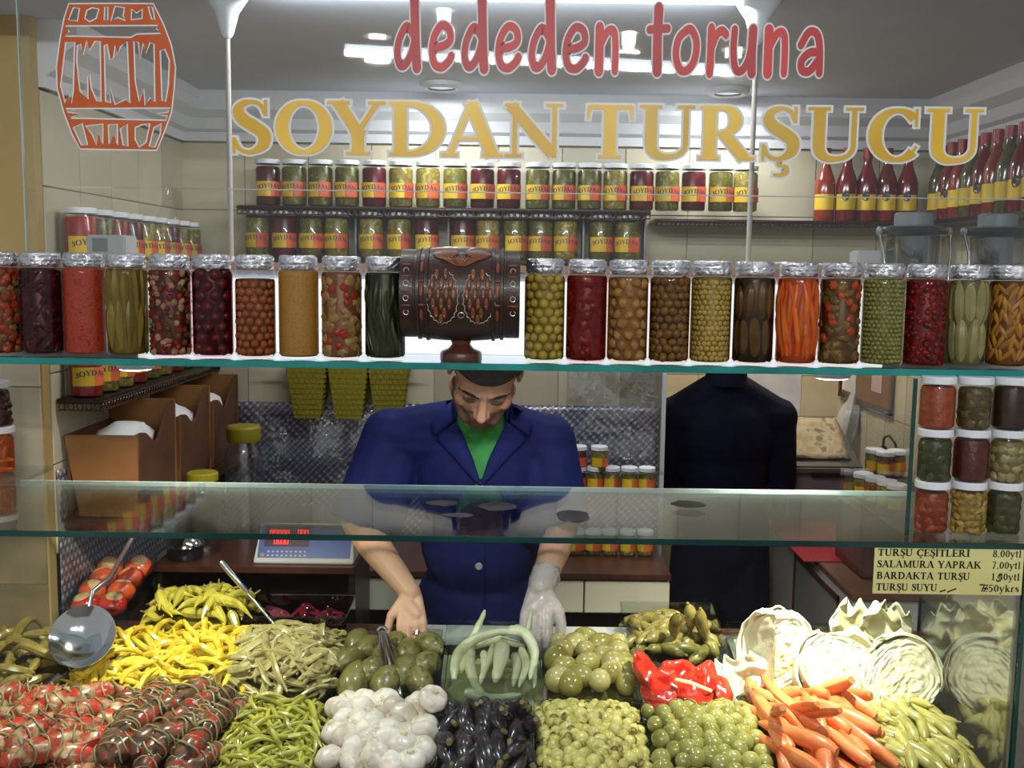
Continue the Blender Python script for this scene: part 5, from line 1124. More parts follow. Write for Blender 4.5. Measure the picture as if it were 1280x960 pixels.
# dark small aubergines
R10 = (-.155, .055, 1.955, 2.22)
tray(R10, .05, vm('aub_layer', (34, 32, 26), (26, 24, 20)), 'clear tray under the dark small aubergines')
def aub(i):
    L, r = .105, .0185; o = ob('small_aubergine', veg(L, [r*q for q in (.4, .8, 1, 1.05, 1, .9, .75, .5, .2)], .05, 12, .9, i, .02, 11), vm('aubergine', (44, 38, 44), (62, 52, 54), (34, 30, 34), .25, 25))
    ob('stem', tube([(-L/2, 0, 0), (-L/2-.016, .003, .003)], [r*.36, r*.28], 8), mat('aub_stem', (110, 96, 60), .6), o); return o, r
pile([aub(i) for i in range(3)], R10, .066, 34, 'small blackish pickled aubergine in the front tray', 'aubergine', 'small dark aubergines', yaw=(R(60), R(120)), jit=.35, sink=.008, seed=13, margin=.02, spread=15)
for k, (px, py) in enumerate([(636, 893), (656, 884), (668, 905)]):
    o, r = aub(k+5); tag(place(o, Pb(px, py, .085), (0, R(30), R(78+k*8)), 1.05), ['left', 'middle', 'right'][k]+' of three upright aubergines leaning on the glass dish', 'aubergine')
# green tomatoes
R11 = (.088, .31, 2.245, 2.49)
tray(R11, .05, vm('tom_layer', (96, 88, 44), (78, 72, 36)), 'clear tray under the green tomatoes')
gt = [ob('green_tomato', ell((0, 0, 0), (.033+.006*(i % 2), .031, .030), 18, 12, lambda q: 1+.06*noise.noise(q*1.3+V((i*3, 0, 0)))), [vm('green_tomato', (164, 146, 84), (142, 122, 56), (178, 164, 106), .22, 10), vm('olive_tomato', (138, 126, 56), (116, 106, 40), (156, 146, 80), .22, 10)][i % 2]) for i in range(4)]
for i, o in enumerate(gt): ob('blossom_scar', ell(((.033+.006*(i % 2))*.98, 0, 0), (.003, .005, .005), 8, 5), mat('scar', (110, 96, 50), .6), o)
pile([(o, .031) for o in gt], R11, .06, 21, 'round green tomato', 'tomato', 'green tomatoes', jit=.5, sink=.006, seed=14, margin=.025, rows=('front', 'second', 'third', 'back'), spread=60, scale=(.75, 1.08))
# small round pale fruits with open caps
def button(i):
    r = .0145; o = ob('small_gherkin_melon', ell((0, 0, 0), (r*1.15, r, r), 12, 8, lambda q: 1+.12*noise.noise(q*1.4+V((i, 0, 0)))), vm('pale_melon', (192, 178, 94), (172, 156, 72), (204, 192, 114), .25, 16))
    ob('calyx', lathe([(r*.62, 0), (r*.66, r*.3), (r*.5, r*.28), (r*.4, .0)], 10, cap=False), mat('calyx', (120, 100, 52), .6, c2=(170, 160, 90), ns=60), o, loc=(-r*1.05, 0, 0), rot=(0, -PI/2, 0)); return o, r
R12 = (.058, .298, 1.955, 2.235)
tray(R12, .055, vm('melon_layer', (110, 104, 44), (88, 82, 34)), 'clear tray under the tiny pale melons')
pile([button(i) for i in range(4)], R12, .06, 130, 'tiny pale yellow-green pickled melon in the front heap', 'melon', 'tiny pale melons', jit=1.2, sink=.004, seed=15, scale=(.75, 1.2), spread=40)
R13 = (.30, .555, 1.955, 2.235)
tray(R13, .055, vm('plum_layer', (70, 72, 30), (56, 58, 24)), 'clear tray under the round green plums')
pl = [ob('green_plum', ell((0, 0, 0), (.0215, .0215, .0205), 16, 10), vm('green_plum', (146, 140, 68), (128, 122, 54), (158, 152, 84), .18, 14, coat=.6)) for i in range(2)]
for o in pl: ob('stem_dimple', ell((0, 0, .0203), (.003, .003, .001), 8, 5), mat('scar', (110, 96, 50), .6), o)
pile([(o, .021) for o in pl], R13, .06, 62, 'round green pickled plum in the front heap', 'plum', 'green plums', jit=.8, sink=.003, seed=16, margin=.018, spread=80, scale=(.85, 1.1))
# roasted red peppers
R14 = (.325, .545, 2.245, 2.385)
tray(R14, .03, vm('redp_layer', (140, 26, 18), (110, 20, 14)), 'clear tray under the red peppers', .06)
m_rp = vm('red_pepper', (196, 34, 22), (166, 22, 16), (206, 58, 34), .16, 25, coat=.8, bump=.3, bs=50)
for i, (px, py, dz, s, ry) in enumerate([(808, 840, .10, (.03, .055, .022), .5), (828, 858, .085, (.045, .05, .022), -.2), (850, 842, .095, (.045, .04, .02), .2), (862, 866, .075, (.05, .042, .02), .0), (882, 850, .09, (.028, .05, .022), -.4), (900, 862, .07, (.026, .045, .02), .3), (838, 878, .06, (.055, .03, .018), 0)]):
    o = ob('red_pepper', ell((0, 0, 0), s, 20, 14, lambda q: 1+.25*noise.noise(q*1.5+V((i*5, 0, 0)))+.08*noise.noise(q*5)), m_rp, loc=Pb(px, py, dz), rot=(.55, ry*.5, ry))
    tag(o, ['upright red pepper at the left of the red tray', 'wide shiny red pepper left of centre in the red tray', 'red pepper at the back of the red tray', 'large flattened red pepper in the middle of the red tray', 'pointed red pepper right of the white strip', 'orange-red pepper at the right end of the red tray', 'red pepper at the front of the red tray'][i], 'red pepper', 'roasted red peppers')
tag(ob('cabbage_strip', tube([Pb(844, 849, .12), Pb(862, 853, .12), Pb(890, 864, .115)], [.004, .005, .004], 8, flat=.4), mat('pale_strip', (206, 190, 150), .5)), 'thin pale cabbage strip lying on the red peppers', 'cabbage')
R15 = (.29, .53, 2.40, 2.60)
tray(R15, .05, vm('gher_layer', (76, 66, 30), (60, 52, 24)), 'clear tray of small gherkins behind the red peppers', .09)
m_gk = vm('gherkin', (122, 106, 50), (98, 84, 36), (140, 124, 66), .25, 25)
def gherk(i, m, L=.075, r=.0145, nm='gherkin'):
    o = ob(nm, veg(L*(.9+.1*i), [r*q for q in (.35, .85, 1, 1, 1, .95, .8, .45, .2)], .07*(-1)**i, 10, 1, i, .0, 11), m); ob('stem', tube([(-L*(.9+.1*i)/2, 0, 0), (-L*(.9+.1*i)/2-.007, .001, 0)], [r*.3, r*.22], 6), m_stem, o); return o, r
pile([gherk(i, m_gk) for i in range(3)], R15, .065, 40, 'small brown-green gherkin in the back right tray', 'gherkin', 'small gherkins', jit=.6, sink=.008, seed=18, margin=.02, spread=15)
for k, (px, py) in enumerate([(846, 783), (861, 773), (880, 782)]):
    o, r = gherk(k % 3, m_gk, .085, .0155); tag(place(o, Pb(px, py, .12), (0, R(68), R(90-20*k)), 1.0), ['left', 'middle', 'right'][k]+' of three upright gherkins at the back tray', 'gherkin')
# cabbage
m_cab = vm('cabbage', (232, 222, 182), (216, 202, 150), (240, 232, 200), .4, 14, bump=.5, bs=30, sss=.1); m_cab2 = vm('cabbage_leaf', (222, 214, 176), (204, 194, 150), (234, 228, 200), .4, 16, sss=.1)
R16 = (.565, fgx-.02, 2.29, 2.58)
tray(R16, .02, mat('tray_water', (150, 150, 130), .2), 'wide clear tray under the white cabbage', .05)
def halfcab(name, lab, loc, rot, s, seed, nl=3, wedge=False):
    t = thing(name, lab, 'cabbage', loc); t.rotation_euler = rot; t.scale = (s, s, s); r = .105
    def sh_(q):                                 # half ball, cut face towards -y with layered ridges
        a = math.atan2(q.z, q.x); return 1+.16*noise.noise(V((math.cos(a)*1.3, math.sin(a)*1.3, seed*3.7)))+.05*noise.noise(q*3+V((seed, 0, 0)))
    p = ell((0, 0, 0), (r, r, r*.92), 40, 26, sh_); v = []
    for q in p[0]:
        q = V(q)
        if q.y < 0:
            rr = math.hypot(q.x, q.z)/r; a = math.atan2(q.z, q.x); q.y = -.003+.004*noise.noise(q*30)
        if wedge and q.x < 0: q.x = -.003*noise.noise(q*40)
        v.append(q)
    # cut face gets its own rings
    ob('heart', (v, p[1]), m_cab, t)
    def face(u, w_):
        a = w_*2*PI; rr = u; K_ = 1+.16*noise.noise(V((math.cos(a)*1.3, math.sin(a)*1.3, seed*3.7))); q = V((math.cos(a)*rr, math.sin(a)*rr, seed))
        y = -.005+.005*noise.noise(q*5)+.003*noise.noise(q*13)+.0030*math.sin(rr*46+7*noise.noise(q*2.2))*max(0, rr-.45)*1.6
        return (rr*r*.985*K_*math.cos(a), y, rr*r*.905*K_*math.sin(a))
    gf = grid(face, 34, 72)
    if wedge: gf = ([V((max(0, q.x), q.y, q.z)) for q in gf[0]], gf[1])
    ob('cut_face', gf, m_cab, t)
    for i in range(nl):
        R_ = r*(1.02+.05*i); rnd = random.Random(seed*7+i); off = rnd.uniform(-.4, .4)+(.75 if wedge else 0)
        o = ob('leaf', grid(lambda u, w_: (lambda a, b, k: (R_*k*math.cos(b)*math.sin(a+off), R_*k*math.cos(b)*math.cos(a+off), R_*.92*k*math.sin(b)))((u-.5)*(1.5 if wedge else 2.6), (w_-.5)*2.3, 1+.09*noise.noise(V((u*3, w_*3, seed+i)))+.07*noise.noise(V((u*9, w_*9, i)))*(abs(u-.5)+abs(w_-.5))), 22, 18), m_cab2, t); solid(o, .004)
    return t
halfcab('cabbage_half', 'tall bright cabbage wedge at the left of the cabbage tray', Pb(966, 822, .13), (R(-6), R(4), R(17)), 1.05, 1, 3, True)
halfcab('cabbage_half', 'round bright cut cabbage half in the middle of the tray', Pb(1052, 838, .11), (R(-28), R(8), R(14)), .92, 2)
halfcab('cabbage_half', 'cut cabbage half with layered edge at the right of the tray', Pb(1127, 848, .10), (R(-24), R(-42), R(24)), .88, 3)
def ruffle(lab, loc, rot, s, seed):
    o = ob('cabbage_leaf', grid(lambda u, v: ((u-.5)*.18*(.6+.4*math.sin(v*PI)), .035*math.cos((u-.5)*3)+.03*noise.noise(V((u*4, v*4, seed))), v*.11+.012*math.sin(u*19)*v), 40, 18), m_cab2, loc=loc, rot=rot); o.scale = (s, s, s); solid(o, .003); return tag(o, lab, 'cabbage leaf')
ruffle('ruffled pale cabbage leaf standing behind the cut halves', Pb(1092, 822, .12)+V((0, .06, -.01)), (R(-10), R(6), 0), 1.0, 4); ruffle('second ruffled cabbage leaf behind the right half', Pb(1118, 820, .12)+V((0, .085, -.01)), (R(8), R(14), .4), .9, 6)
ruffle('pale cabbage leaf at the left end of the cabbage tray', Pb(935, 868, .05), (R(-25), R(-14), .3), .8, 8); ruffle('flat cabbage leaf lying left in front of the wedge', Pb(940, 880, .03)+V((0, -.01, 0)), (R(-60), R(10), .1), .8, 9)
# carrots
R17 = (.545, .775, 1.97, 2.27)
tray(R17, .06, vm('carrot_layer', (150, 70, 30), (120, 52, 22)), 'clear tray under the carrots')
m_car = vm('carrot', (214, 112, 56), (196, 92, 40), (224, 132, 78), .38, 12)
def carrot(i):
    L, r = .19, .0165; o = ob('carrot', veg(L*(.8+.1*i), [r*q for q in (.55, .95, 1.05, 1, .95, .88, .78, .6, .25)], .03*(-1)**i, 10, [1, .7, .55, .85][i % 4], i, .01, 11), m_car)
    ob('cut_end', tube([(-L*(.8+.1*i)/2-.0006, 0, 0), (-L*(.8+.1*i)/2+.002, 0, 0)], [r*.42, r*.46], 10), mat('carrot_end', (206, 126, 70), .5), o); return o, r
pile([carrot(i) for i in range(4)], R17, .085, 32, 'orange pickled carrot in the heap before the cabbage', 'carrot', 'carrots', yaw=(R(75), R(140)), jit=.25, sink=.01, seed=20, margin=.02, spread=16, scale=(.95, 1.25))
for k, (px, py, rz) in enumerate([(973, 888, 84), (1000, 884, 108), (1022, 892, 112)]):
    o, r = carrot(k); tag(place(o, Pb(px, py, .125), (0, R(28), R(rz)), .82), ['left', 'middle', 'right'][k]+' of three upright carrots on top of the carrot heap', 'carrot')
R18 = (.775, fgx-.02, 1.965, 2.25)
tray(R18, .05, vm('yg_layer', (104, 96, 48), (84, 78, 38)), 'clear tray under the long green gherkins at the right')
pile([gherk(i, vm('long_gherkin', (156, 146, 74), (132, 124, 56), (170, 160, 94), .25, 16), .10, .0125, 'long_gherkin') for i in range(3)], R18, .06, 60, 'long yellow-green gherkin in the front right tray', 'gherkin', 'long gherkins', yaw=(R(75), R(150)), jit=.3, sink=.008, seed=21, margin=.02)
# stuffed tomatoes tray and beet tray behind
def tilt_tray(lab, p, rz, rx, W, D, H, mw):
    t = thing('clear_tray', lab, 'tray', p); t.rotation_euler = (rx, 0, rz)
    for b in ((-W, W, -D, D, 0, .003), (-W, W, -D, -D+.003, .003, H), (-W, W, D-.003, D, .003, H), (-W, -W+.003, -D, D, .003, H), (W-.003, W, -D, D, .003, H)): ob('wall', box(*b), mw, t, smooth=False)
    ob('rim', tube([(-W, -D, H), (W, -D, H), (W, D, H), (-W, D, H), (-W, -D, H)], .003, 6), mw, t)
    return t
tt = tilt_tray('clear oblong tray of stuffed red tomatoes by the foil wall', P(143, 748, 2.74), R(4), R(10), .085, .15, .06, m_tray)
tt.location = V((-1.10, 2.755, .915)); bpy.context.view_layer.update()
sup = tag(ob('tray_stand', box(XL+.015, -.98, 2.635, 2.885, 0, .875), m_dark), 'dark stand under the tomato tray', 'stand')
m_tom = vm('red_tomato', (198, 40, 24), (172, 28, 18), (214, 96, 40), .2, 10, coat=.6); m_stuf = mat('tomato_stuffing', (214, 180, 130), .5, c2=(190, 150, 96), ns=60)
for i in range(8):
    lx, ly = (-.04, .04)[i % 2]+random.uniform(-.006, .006), -.11+.073*(i//2); Mt = tt.matrix_world
    o = ob('stuffed_tomato', ell((0, 0, 0), (.038, .038, .031), 18, 12, lambda q: 1+.05*noise.noise(q*2+V((i, 0, 0)))), m_tom, loc=Mt @ V((lx, ly, .048)), rot=(R(25)+random.uniform(-.3, .3), random.uniform(-.4, .4), i))
    ob('stuffing', ell((0, 0, .026), (.023, .021, .008), 12, 6), m_stuf, o); tag(o, '%s tomato in the %s row of the clear tomato tray' % (('left', 'right')[i % 2], ('nearest', 'second', 'third', 'farthest')[i//2]), 'tomato', 'stuffed tomatoes')
bt = tilt_tray('smoked plastic tray of dark red beets below the scale', V((-.545, 2.58, .885)), 0, R(4), .135, .075, .085, glass('smoked_acrylic', (150, 146, 150), 1.3, .04, base=.05))
m_bt = vm('beet_slice', (88, 14, 30), (60, 8, 22), (110, 24, 44), .18, 20, coat=.6)
bs_ = ob('beet_slice', lathe([(.001, 0), (.026, 0), (.028, .003), (.026, .007), (.001, .007)], 16, cap=False), m_bt)
bpy.context.view_layer.update()
for i in range(34):
    o = bs_ if i == 0 else bs_.copy()
    if i: C.objects.link(o)
    o.location = bt.matrix_world @ V((random.uniform(-.10, .10), random.uniform(-.045, .045), .012+.045*(i/34))); o.rotation_euler = (random.uniform(-.9, .9), random.uniform(-.9, .9), i); tag(o, 'dark red beet slice in the smoked tray', 'beet', 'beet slices')
# ------------------------------------------------------------------ ladle, serving spoon, tongs
lc = P(103, 795, 2.27); hd = P(168, 668, 2.66); t = thing('ladle', 'round steel ladle with long handle leaning on the yellow peppers', 'ladle', lc)
ax = (hd-lc).normalized()
Mb = V((.08, -.80, .62)).to_track_quat('Z', 'Y').to_matrix().to_4x4()
ob('bowl', xf(lathe([(.001, -.030), (.03, -.027), (.055, -.016), (.070, .0), (.074, .003), (.0745, .001), (.057, -.018), (.03, -.0295), (.001, -.0325)], 40, cap=False), Mb), m_chrome, t)
rim = Mb @ V((.0, .0, 0)); s0 = ax-V((.08, -.80, .62)).normalized()*ax.dot(V((.08, -.80, .62)).normalized()); s0 = s0.normalized()*.072
hl = hd-lc
ob('handle', tube([s0*.98, s0*1.25+V((0, .012, .012)), hl*.5+V((0, .0, .01)), hl], [.0055, .006, .0062, .007], 10, flat=.6), m_steel, t)
a, b = P(276, 702, 2.46), P(346, 784, 2.44)
t = thing('serving_spoon', 'steel utensil handle sticking out of the bean heap', 'spoon', b); d = a-b
ob('grip', tube([d*.52, d*.55, d*.97, d], [.005, .0075, .0075, .005], 12), m_steel, t); ob('shaft', tube([-d*.25, d*.52], .0032, 10), m_chrome, t); ob('spoon_bowl', ell(-d*.32, (.02, .024, .012)), m_steel, t)
a, b = P(478, 788, 2.40), P(490, 872, 2.25); t = thing('serving_tongs', 'shiny steel tongs standing in the cucumber tray', 'tongs', (a+b)/2)
c = (a+b)/2
for s in (-1, 1):
    ob('arm', grid(lambda u, v: (a-c)*(1-v)+(b-c)*v+V((s*(.004+.012*v)+(u-.5)*.017*(.8+.5*v), -.004*math.sin(u*PI), .006*math.sin(v*PI))), 6, 14), m_chrome, t)
    solid(t.children[-1], .0015)
ob('spring_bend', tube([a-c+V((-.012, 0, 0)), a-c+V((-.006, .0, .008)), a-c+V((.006, .0, .008)), a-c+V((.012, 0, 0))], .004, 8), m_chrome, t)
clean()
# ------------------------------------------------------------------ people
def blob(parts, voxel, name, smooth=4):
    """closed shapes fused into one continuous surface"""
    me = bpy.data.meshes.new(name+'_src'); p = join(*parts); me.from_pydata([tuple(v) for v in p[0]], [], p[1])
    bm = bmesh.new(); bm.from_mesh(me); bmesh.ops.recalc_face_normals(bm, faces=bm.faces[:]); bm.to_mesh(me); bm.free()
    o = bpy.data.objects.new(name+'_tmp', me); C.objects.link(o)
    r = o.modifiers.new('r', 'REMESH'); r.mode = 'VOXEL'; r.voxel_size = voxel
    s = o.modifiers.new('s', 'SMOOTH'); s.factor = .5; s.iterations = smooth
    bpy.context.view_layer.update(); dg = bpy.context.evaluated_depsgraph_get()
    out = bpy.data.meshes.new_from_object(o.evaluated_get(dg)); out.name = name
    bpy.data.objects.remove(o); out.shade_smooth(); return out
def head_parts():                              # local: +y face, +z crown, x to the person's left... symmetric
    S = []
    S.append(ell((0, -.012, .034), (.076, .096, .086), 20, 14)); S.append(ell((0, .022, -.02), (.064, .070, .082), 20, 14))
    S.append(ell((0, .038, -.078), (.046, .046, .034), 16, 10)); S.append(ell((0, .068, -.100), (.02, .018, .016)))
    for s in (-1, 1):
        S.append(caps((s*.012, .088, .026), (s*.046, .068, .022), .010, .009)); S.append(ell((s*.045, .058, -.026), (.02, .022, .02)))
        S.append(ell((s*.031, .073, .004), (.0155, .013, .011))); S.append(ell((s*.010, .098, -.034), (.009, .010, .008)))
        S.append(ell((s*.077, -.008, -.004), (.008, .020, .032))); S.append(caps((s*.055, .0, -.062), (s*.03, .058, -.094), .022, .018))
    S.append(caps((0, .086, .016), (0, .108, -.030), .008, .0125)); S.append(caps((-.018, .083, -.060), (.018, .083, -.060), .006, .006)); S.append(caps((-.015, .082, -.071), (.015, .082, -.071), .0065, .0065))
    return S
def hand_parts(w, d, n, side, L=.185, curl=(.5, .55, .35), spread=.10, grip=0, g=0):
    """w wrist, d finger direction, n back-of-hand normal, side = +-1 where the thumb lies along d x n"""
    d = V(d).normalized(); n = (V(n)-d*V(n).dot(d)).normalized(); x = d.cross(n)*side; S = []
    k = L/.185; tips = []
    for i, (off, ln_, base) in enumerate([(.030, .076, .090), (.010, .084, .094), (-.011, .078, .090), (-.030, .062, .082)]):
        kn = w+(x*off*k+d*base*k)
        S.append(caps(w+x*off*.55*k+d*.012*k, kn, .0145*k+g, .0105*k+g))
        q = kn; a = -.12; f = d+x*off*spread*18*.1
        dirv = (d+x*(off*spread*9)).normalized()
        for j, (fr, rr) in enumerate([(.46, .0094), (.30, .0086), (.24, .0076)]):
            a += curl[j]*(1+.08*i); nd = (dirv*math.cos(a)-n*math.sin(a)).normalized()
            q2 = q+nd*ln_*fr*k; S.append(caps(q, q2, rr*k+g, rr*.92*k+g, 10)); q = q2
        tips.append((kn, q, nd))
    S.append(ell(tuple(w+d*.055*k-n*.006*k), .0185*k+g, 14, 10)); S.append(caps(w+d*.03*k+x*.012*k, w+d*.06*k-x*.012*k, .020*k+g, .020*k+g))
    q = w+x*.022*k+d*.022*k; t1 = (d*.72+x*.62-n*.25).normalized(); t2 = (d*.86+x*.25-n*.42).normalized(); t3 = (d*.86+x*.02-n*.5).normalized()
    for t_, l_, r1, r2 in ((t1, .046, .0150, .0125), (t2, .034, .0115, .0105), (t3, .028, .0102, .0085)):
        q2 = q+t_*l_*k; S.append(caps(q, q2, r1*k+g, r2*k+g, 10)); q = q2
    return S, tips
m_skin = bpy.data.materials.new('skin'); m_skin.use_nodes = True
_b = m_skin.node_tree.nodes['Principled BSDF']; _a = m_skin.node_tree.nodes.new('ShaderNodeVertexColor'); _a.layer_name = 'skin_tone'
m_skin.node_tree.links.new(_a.outputs[0], _b.inputs['Base Color']); _b.inputs['Roughness'].default_value = .48; _b.inputs['Subsurface Weight'].default_value = .12; _b.inputs['Subsurface Radius'].default_value = (.012, .005, .003)
def skin_paint(me, Mh, beard=True):
    at = me.color_attributes.new('skin_tone', 'FLOAT_COLOR', 'POINT'); Mi = Mh.inverted()
    base = V(lin((206, 158, 128))[:3]); brd = V(lin((58, 46, 42))[:3]); lip = V(lin((170, 104, 90))[:3]); eye = V(lin((150, 108, 88))[:3]); chk = V(lin((206, 142, 114))[:3])
    buf = []
    for v in me.vertices:
        q = Mi @ v.co; c = base
        if q.length < .2:
            n = .5+.5*noise.noise(v.co*300)
            if beard:
                k = 0
                if q.z < -.02 and q.y > -.03 and abs(q.x) < .068:
                    edge = -.052+.25*max(0, abs(q.x)-.03)*1.3         # jaw line
                    k = max(0, min(1, (edge+.008-q.z)/.024))
                    if abs(q.x) > .05: k = max(k, max(0, min(1, (abs(q.x)-.046)/.016)))
                if .058 < abs(q.x) < .07 and -.05 < q.z < .03 and .0 < q.y < .045: k = max(k, .6)
                if abs(q.x) < .03 and -.058 < q.z < -.044 and q.y > .06: k = max(k, .7)
                c = base.lerp(brd, k*(.7+.25*n))
            if abs(q.x) < .024 and -.077 < q.z < -.054 and q.y > .080: c = lip
            for s in (-1, 1):
                e = math.hypot((q.x-s*.031)/.017, (q.z-.002)/.006)
                if e < 1 and q.y > .06: c = eye
                if math.hypot((q.x-s*.042)/.02, (q.z+.025)/.016) < 1: c = c.lerp(chk, .5)
        buf += [c.x, c.y, c.z, 1]
    at.data.foreach_set('color', buf)
def torso_parts(pel, che, nb, shL, shR, g=0):
    m = (pel+che)/2; S = [ell(che, (.165+g, .108+g, .16+g), 20, 14), ell(m, (.150+g, .105+g, .17+g), 20, 14), ell(pel, (.165+g, .115+g, .14+g), 20, 14)]
    for s in (shL, shR): S.append(caps(che+V((0, 0, .09)), s, .075+g, .058+g)); S.append(caps(nb+V((0, .01, -.03)), s+V((0, 0, .0)), .05+g*.6, .052+g))
    return S
def put_mesh(name, me, m, par, c):
    o = bpy.data.objects.new(name, me); C.objects.link(o); me.materials.append(m); o.parent = par; me.transform(Matrix.Translation(-c)); return o
def trim(me, keep):
    bm = bmesh.new(); bm.from_mesh(me); bmesh.ops.delete(bm, geom=[v for v in bm.verts if not keep(v.co)], context='VERTS'); bm.to_mesh(me); bm.free()
m_navy = mat('navy_cloth', (18, 27, 82), .75, c2=(15, 23, 72), ns=30, bump=.08, bs=220, spec=.2); m_navyd = mat('dark_navy_cloth', (15, 18, 42), .8, c2=(12, 15, 36), ns=30, spec=.2)
m_green = mat('green_cloth', (74, 158, 84), .8, c2=(66, 146, 76), ns=40, spec=.2)
m_hair = mat('black_hair', (30, 28, 30), .5, c2=(46, 44, 46), ns=90, bump=.8, bs=260)

m_glove = mat('thin_glove', (214, 212, 214), .25, coat=.6, bump=.6, bs=90)
_n = m_glove.node_tree.nodes; _l = m_glove.node_tree.links; _t = _n.new('ShaderNodeBsdfTransparent'); _m = _n.new('ShaderNodeMixShader'); _m.inputs[0].default_value = .5
_l.new(_t.outputs[0], _m.inputs[1]); _l.new(_n['Principled BSDF'].outputs[0], _m.inputs[2]); _l.new(_m.outputs[0], _n['Material Output'].inputs[0])
# ---- shopkeeper
chin = P(598, 531, 2.565); BOW = R(47)
Mh = Matrix.Translation(chin) @ Matrix.Rotation(R(4), 4, 'Z') @ Matrix.Rotation(R(6), 4, 'Y') @ Matrix.Rotation(PI, 4, 'Z') @ Matrix.Rotation(-BOW, 4, 'X') @ Matrix.Scale(1.14, 4) @ Matrix.Translation((0, -.072, .108))
hc_ = Mh @ V((0, 0, 0))
nb = V((hc_.x-.015, 2.745, 1.475)); che = V((nb.x-.005, 2.785, 1.28)); pel = V((nb.x, 2.86, .92))
shR_ = V((PX(487, 560, 2.78), 2.79, 1.385)); shL_ = V((PX(685, 560, 2.78), 2.79, 1.375))
elR, elL = V((PX(446, 655, 2.72), 2.74, 1.145)), V((PX(702, 655, 2.72)+.005, 2.74, 1.15))
wrR, wrL = P(513, 741, 2.54), P(676, 735, 2.54)
per = thing('person', 'man in navy coat and green shirt looking down, hands among the pickles', 'person', (pel.x, pel.y, 0)); c0 = V((pel.x, pel.y, 0))
dR, dL = V((.10, -.62, -.70)), V((-.12, -.60, -.74)); nR, nL = V((.10, -.75, .62)), V((-.1, -.75, .62))
hpR, tipR = hand_parts(wrR, dR, nR, 1, curl=(.45, .6, .4)); hpL, tipL = hand_parts(wrL, dL, nL, -1, curl=(.35, .5, .35), spread=.05)
S = [xf(p, Mh) for p in head_parts()]
S += [caps(Mh @ V((0, -.03, -.05)), nb+V((0, .0, -.03)), .058, .062)]+torso_parts(pel, che, nb, shL_, shR_)
for sh_, el_, wr_ in ((shR_, elR, wrR), (shL_, elL, wrL)): S += [caps(sh_, el_, .052, .042), caps(el_, el_.lerp(wr_, .35), .043, .044), caps(el_.lerp(wr_, .35), wr_, .044, .028)]
for s in (-1, 1): hp = pel+V((s*.09, 0, -.06)); kn = V((hp.x+s*.01, 2.87, .48)); an = V((hp.x+s*.01, 2.90, .07)); S += [caps(hp, kn, .085, .058), caps(kn, an, .058, .04), caps(an, an+V((0, -.12, -.03)), .04, .032)]
body = blob(S+hpR+hpL, .0042, 'body', 3); skin_paint(body, Mh); put_mesh('body', body, m_skin, per, c0)
# clothing
G = .020
cs = torso_parts(pel+V((0, 0, -.02)), che, nb, shL_, shR_, G)+[ell(pel+V((0, .0, -.16)), (.19, .14, .22), 20, 14)]
for sh_, el_ in ((shR_, elR), (shL_, elL)): iw = V((.04 if sh_ is shR_ else -.04, .0, 0)); cs += [caps(sh_, el_, .078, .08), caps(sh_+iw, el_+iw*1.4, .07, .07)]
coat = blob(cs, .006, 'coat', 8); vx, vz = nb.x+.002, PZ(588, 600, 2.66)
def keepc(q):
    if q.z > nb.z-.035 and math.hypot(q.x-nb.x, (q.y-nb.y)*1.0) < .078: return False
    if q.y < nb.y+.02 and q.z > vz and abs(q.x-vx) < (q.z-vz)*.50: return False
    for el_, sh_ in ((elR, shR_), (elL, shL_)):
        if (q-el_).dot((el_-sh_).normalized()) > -.005 and (q-el_).length < .16 and abs(q.x-che.x) > .185: return False
    return True
cb = coat.copy(); trim(coat, keepc); bvh = BVHTree.FromPolygons([v.co.copy() for v in cb.vertices], [tuple(p.vertices) for p in cb.polygons])
ct = put_mesh('coat', coat, m_navy, per, c0); solid(ct, .004, -1)
shirt = blob(torso_parts(pel, che, nb, shL_, shR_, .007)+[caps(nb+V((0, .01, -.06)), nb+V((0, -.004, .0)), .075, .07)], .006, 'shirt', 8)
trim(shirt, lambda q: q.z > .95 and not (q.z > nb.z-.012 and math.hypot(q.x-nb.x, q.y-nb.y+.01) < .1)); put_mesh('shirt', shirt, m_green, per, c0)
def onc(x, z, off):
    h = bvh.ray_cast(V((x, 2.0, z)), V((0, 1, 0)))[0]; return V((x, (h.y if h else 2.7)-off, z))
for s in (-1, 1):                              # lapels and collar wings
    inn = [(-.002, vz-.014), (.020, vz+.055), (.049, vz+.115), (.066, vz+.150)]; outr = [(.012, vz-.006), (.075, vz+.06), (.115, vz+.095), (.118, vz+.118)]
    def lapf(u, v, inn=inn, outr=outr):
        t_ = v*3; i = min(2, int(t_)); f = t_-i; a = V(inn[i]).lerp(V(inn[i+1]), f); b = V(outr[i]).lerp(V(outr[i+1]), f); q = a.lerp(b, u); return onc(vx+s*q.x, q.y, .005+.004*math.sin(u*PI))-c0
    o = ob('lapel', grid(lapf, 8, 16), m_navy, ct); solid(o, .003)
    inn2 = [(.074, vz+.150), (.080, vz+.180), (.080, vz+.200)]; out2 = [(.128, vz+.108), (.135, vz+.14), (.115, vz+.175)]
    def colf(u, v):
        t_ = v*2; i = min(1, int(t_)); f = t_-i; a = V(inn2[i]).lerp(V(inn2[i+1]), f); b = V(out2[i]).lerp(V(out2[i+1]), f); q = a.lerp(b, u); return onc(vx+s*q.x, q.y, .008+.004*math.sin(u*PI))-c0
    o = ob('collar_wing', grid(colf, 6, 8), m_navy, ct); solid(o, .003)
o = ob('collar', grid(lambda u, v: (lambda a: nb-c0+V((.083*(1-.10*v)*math.cos(a), .085*(1-.1*v)*math.sin(a)+.004, -.028+.075*v-.02*abs(u-.5))))(R(-35)+R(250)*u), 24, 6), m_navy, ct); solid(o, .004)
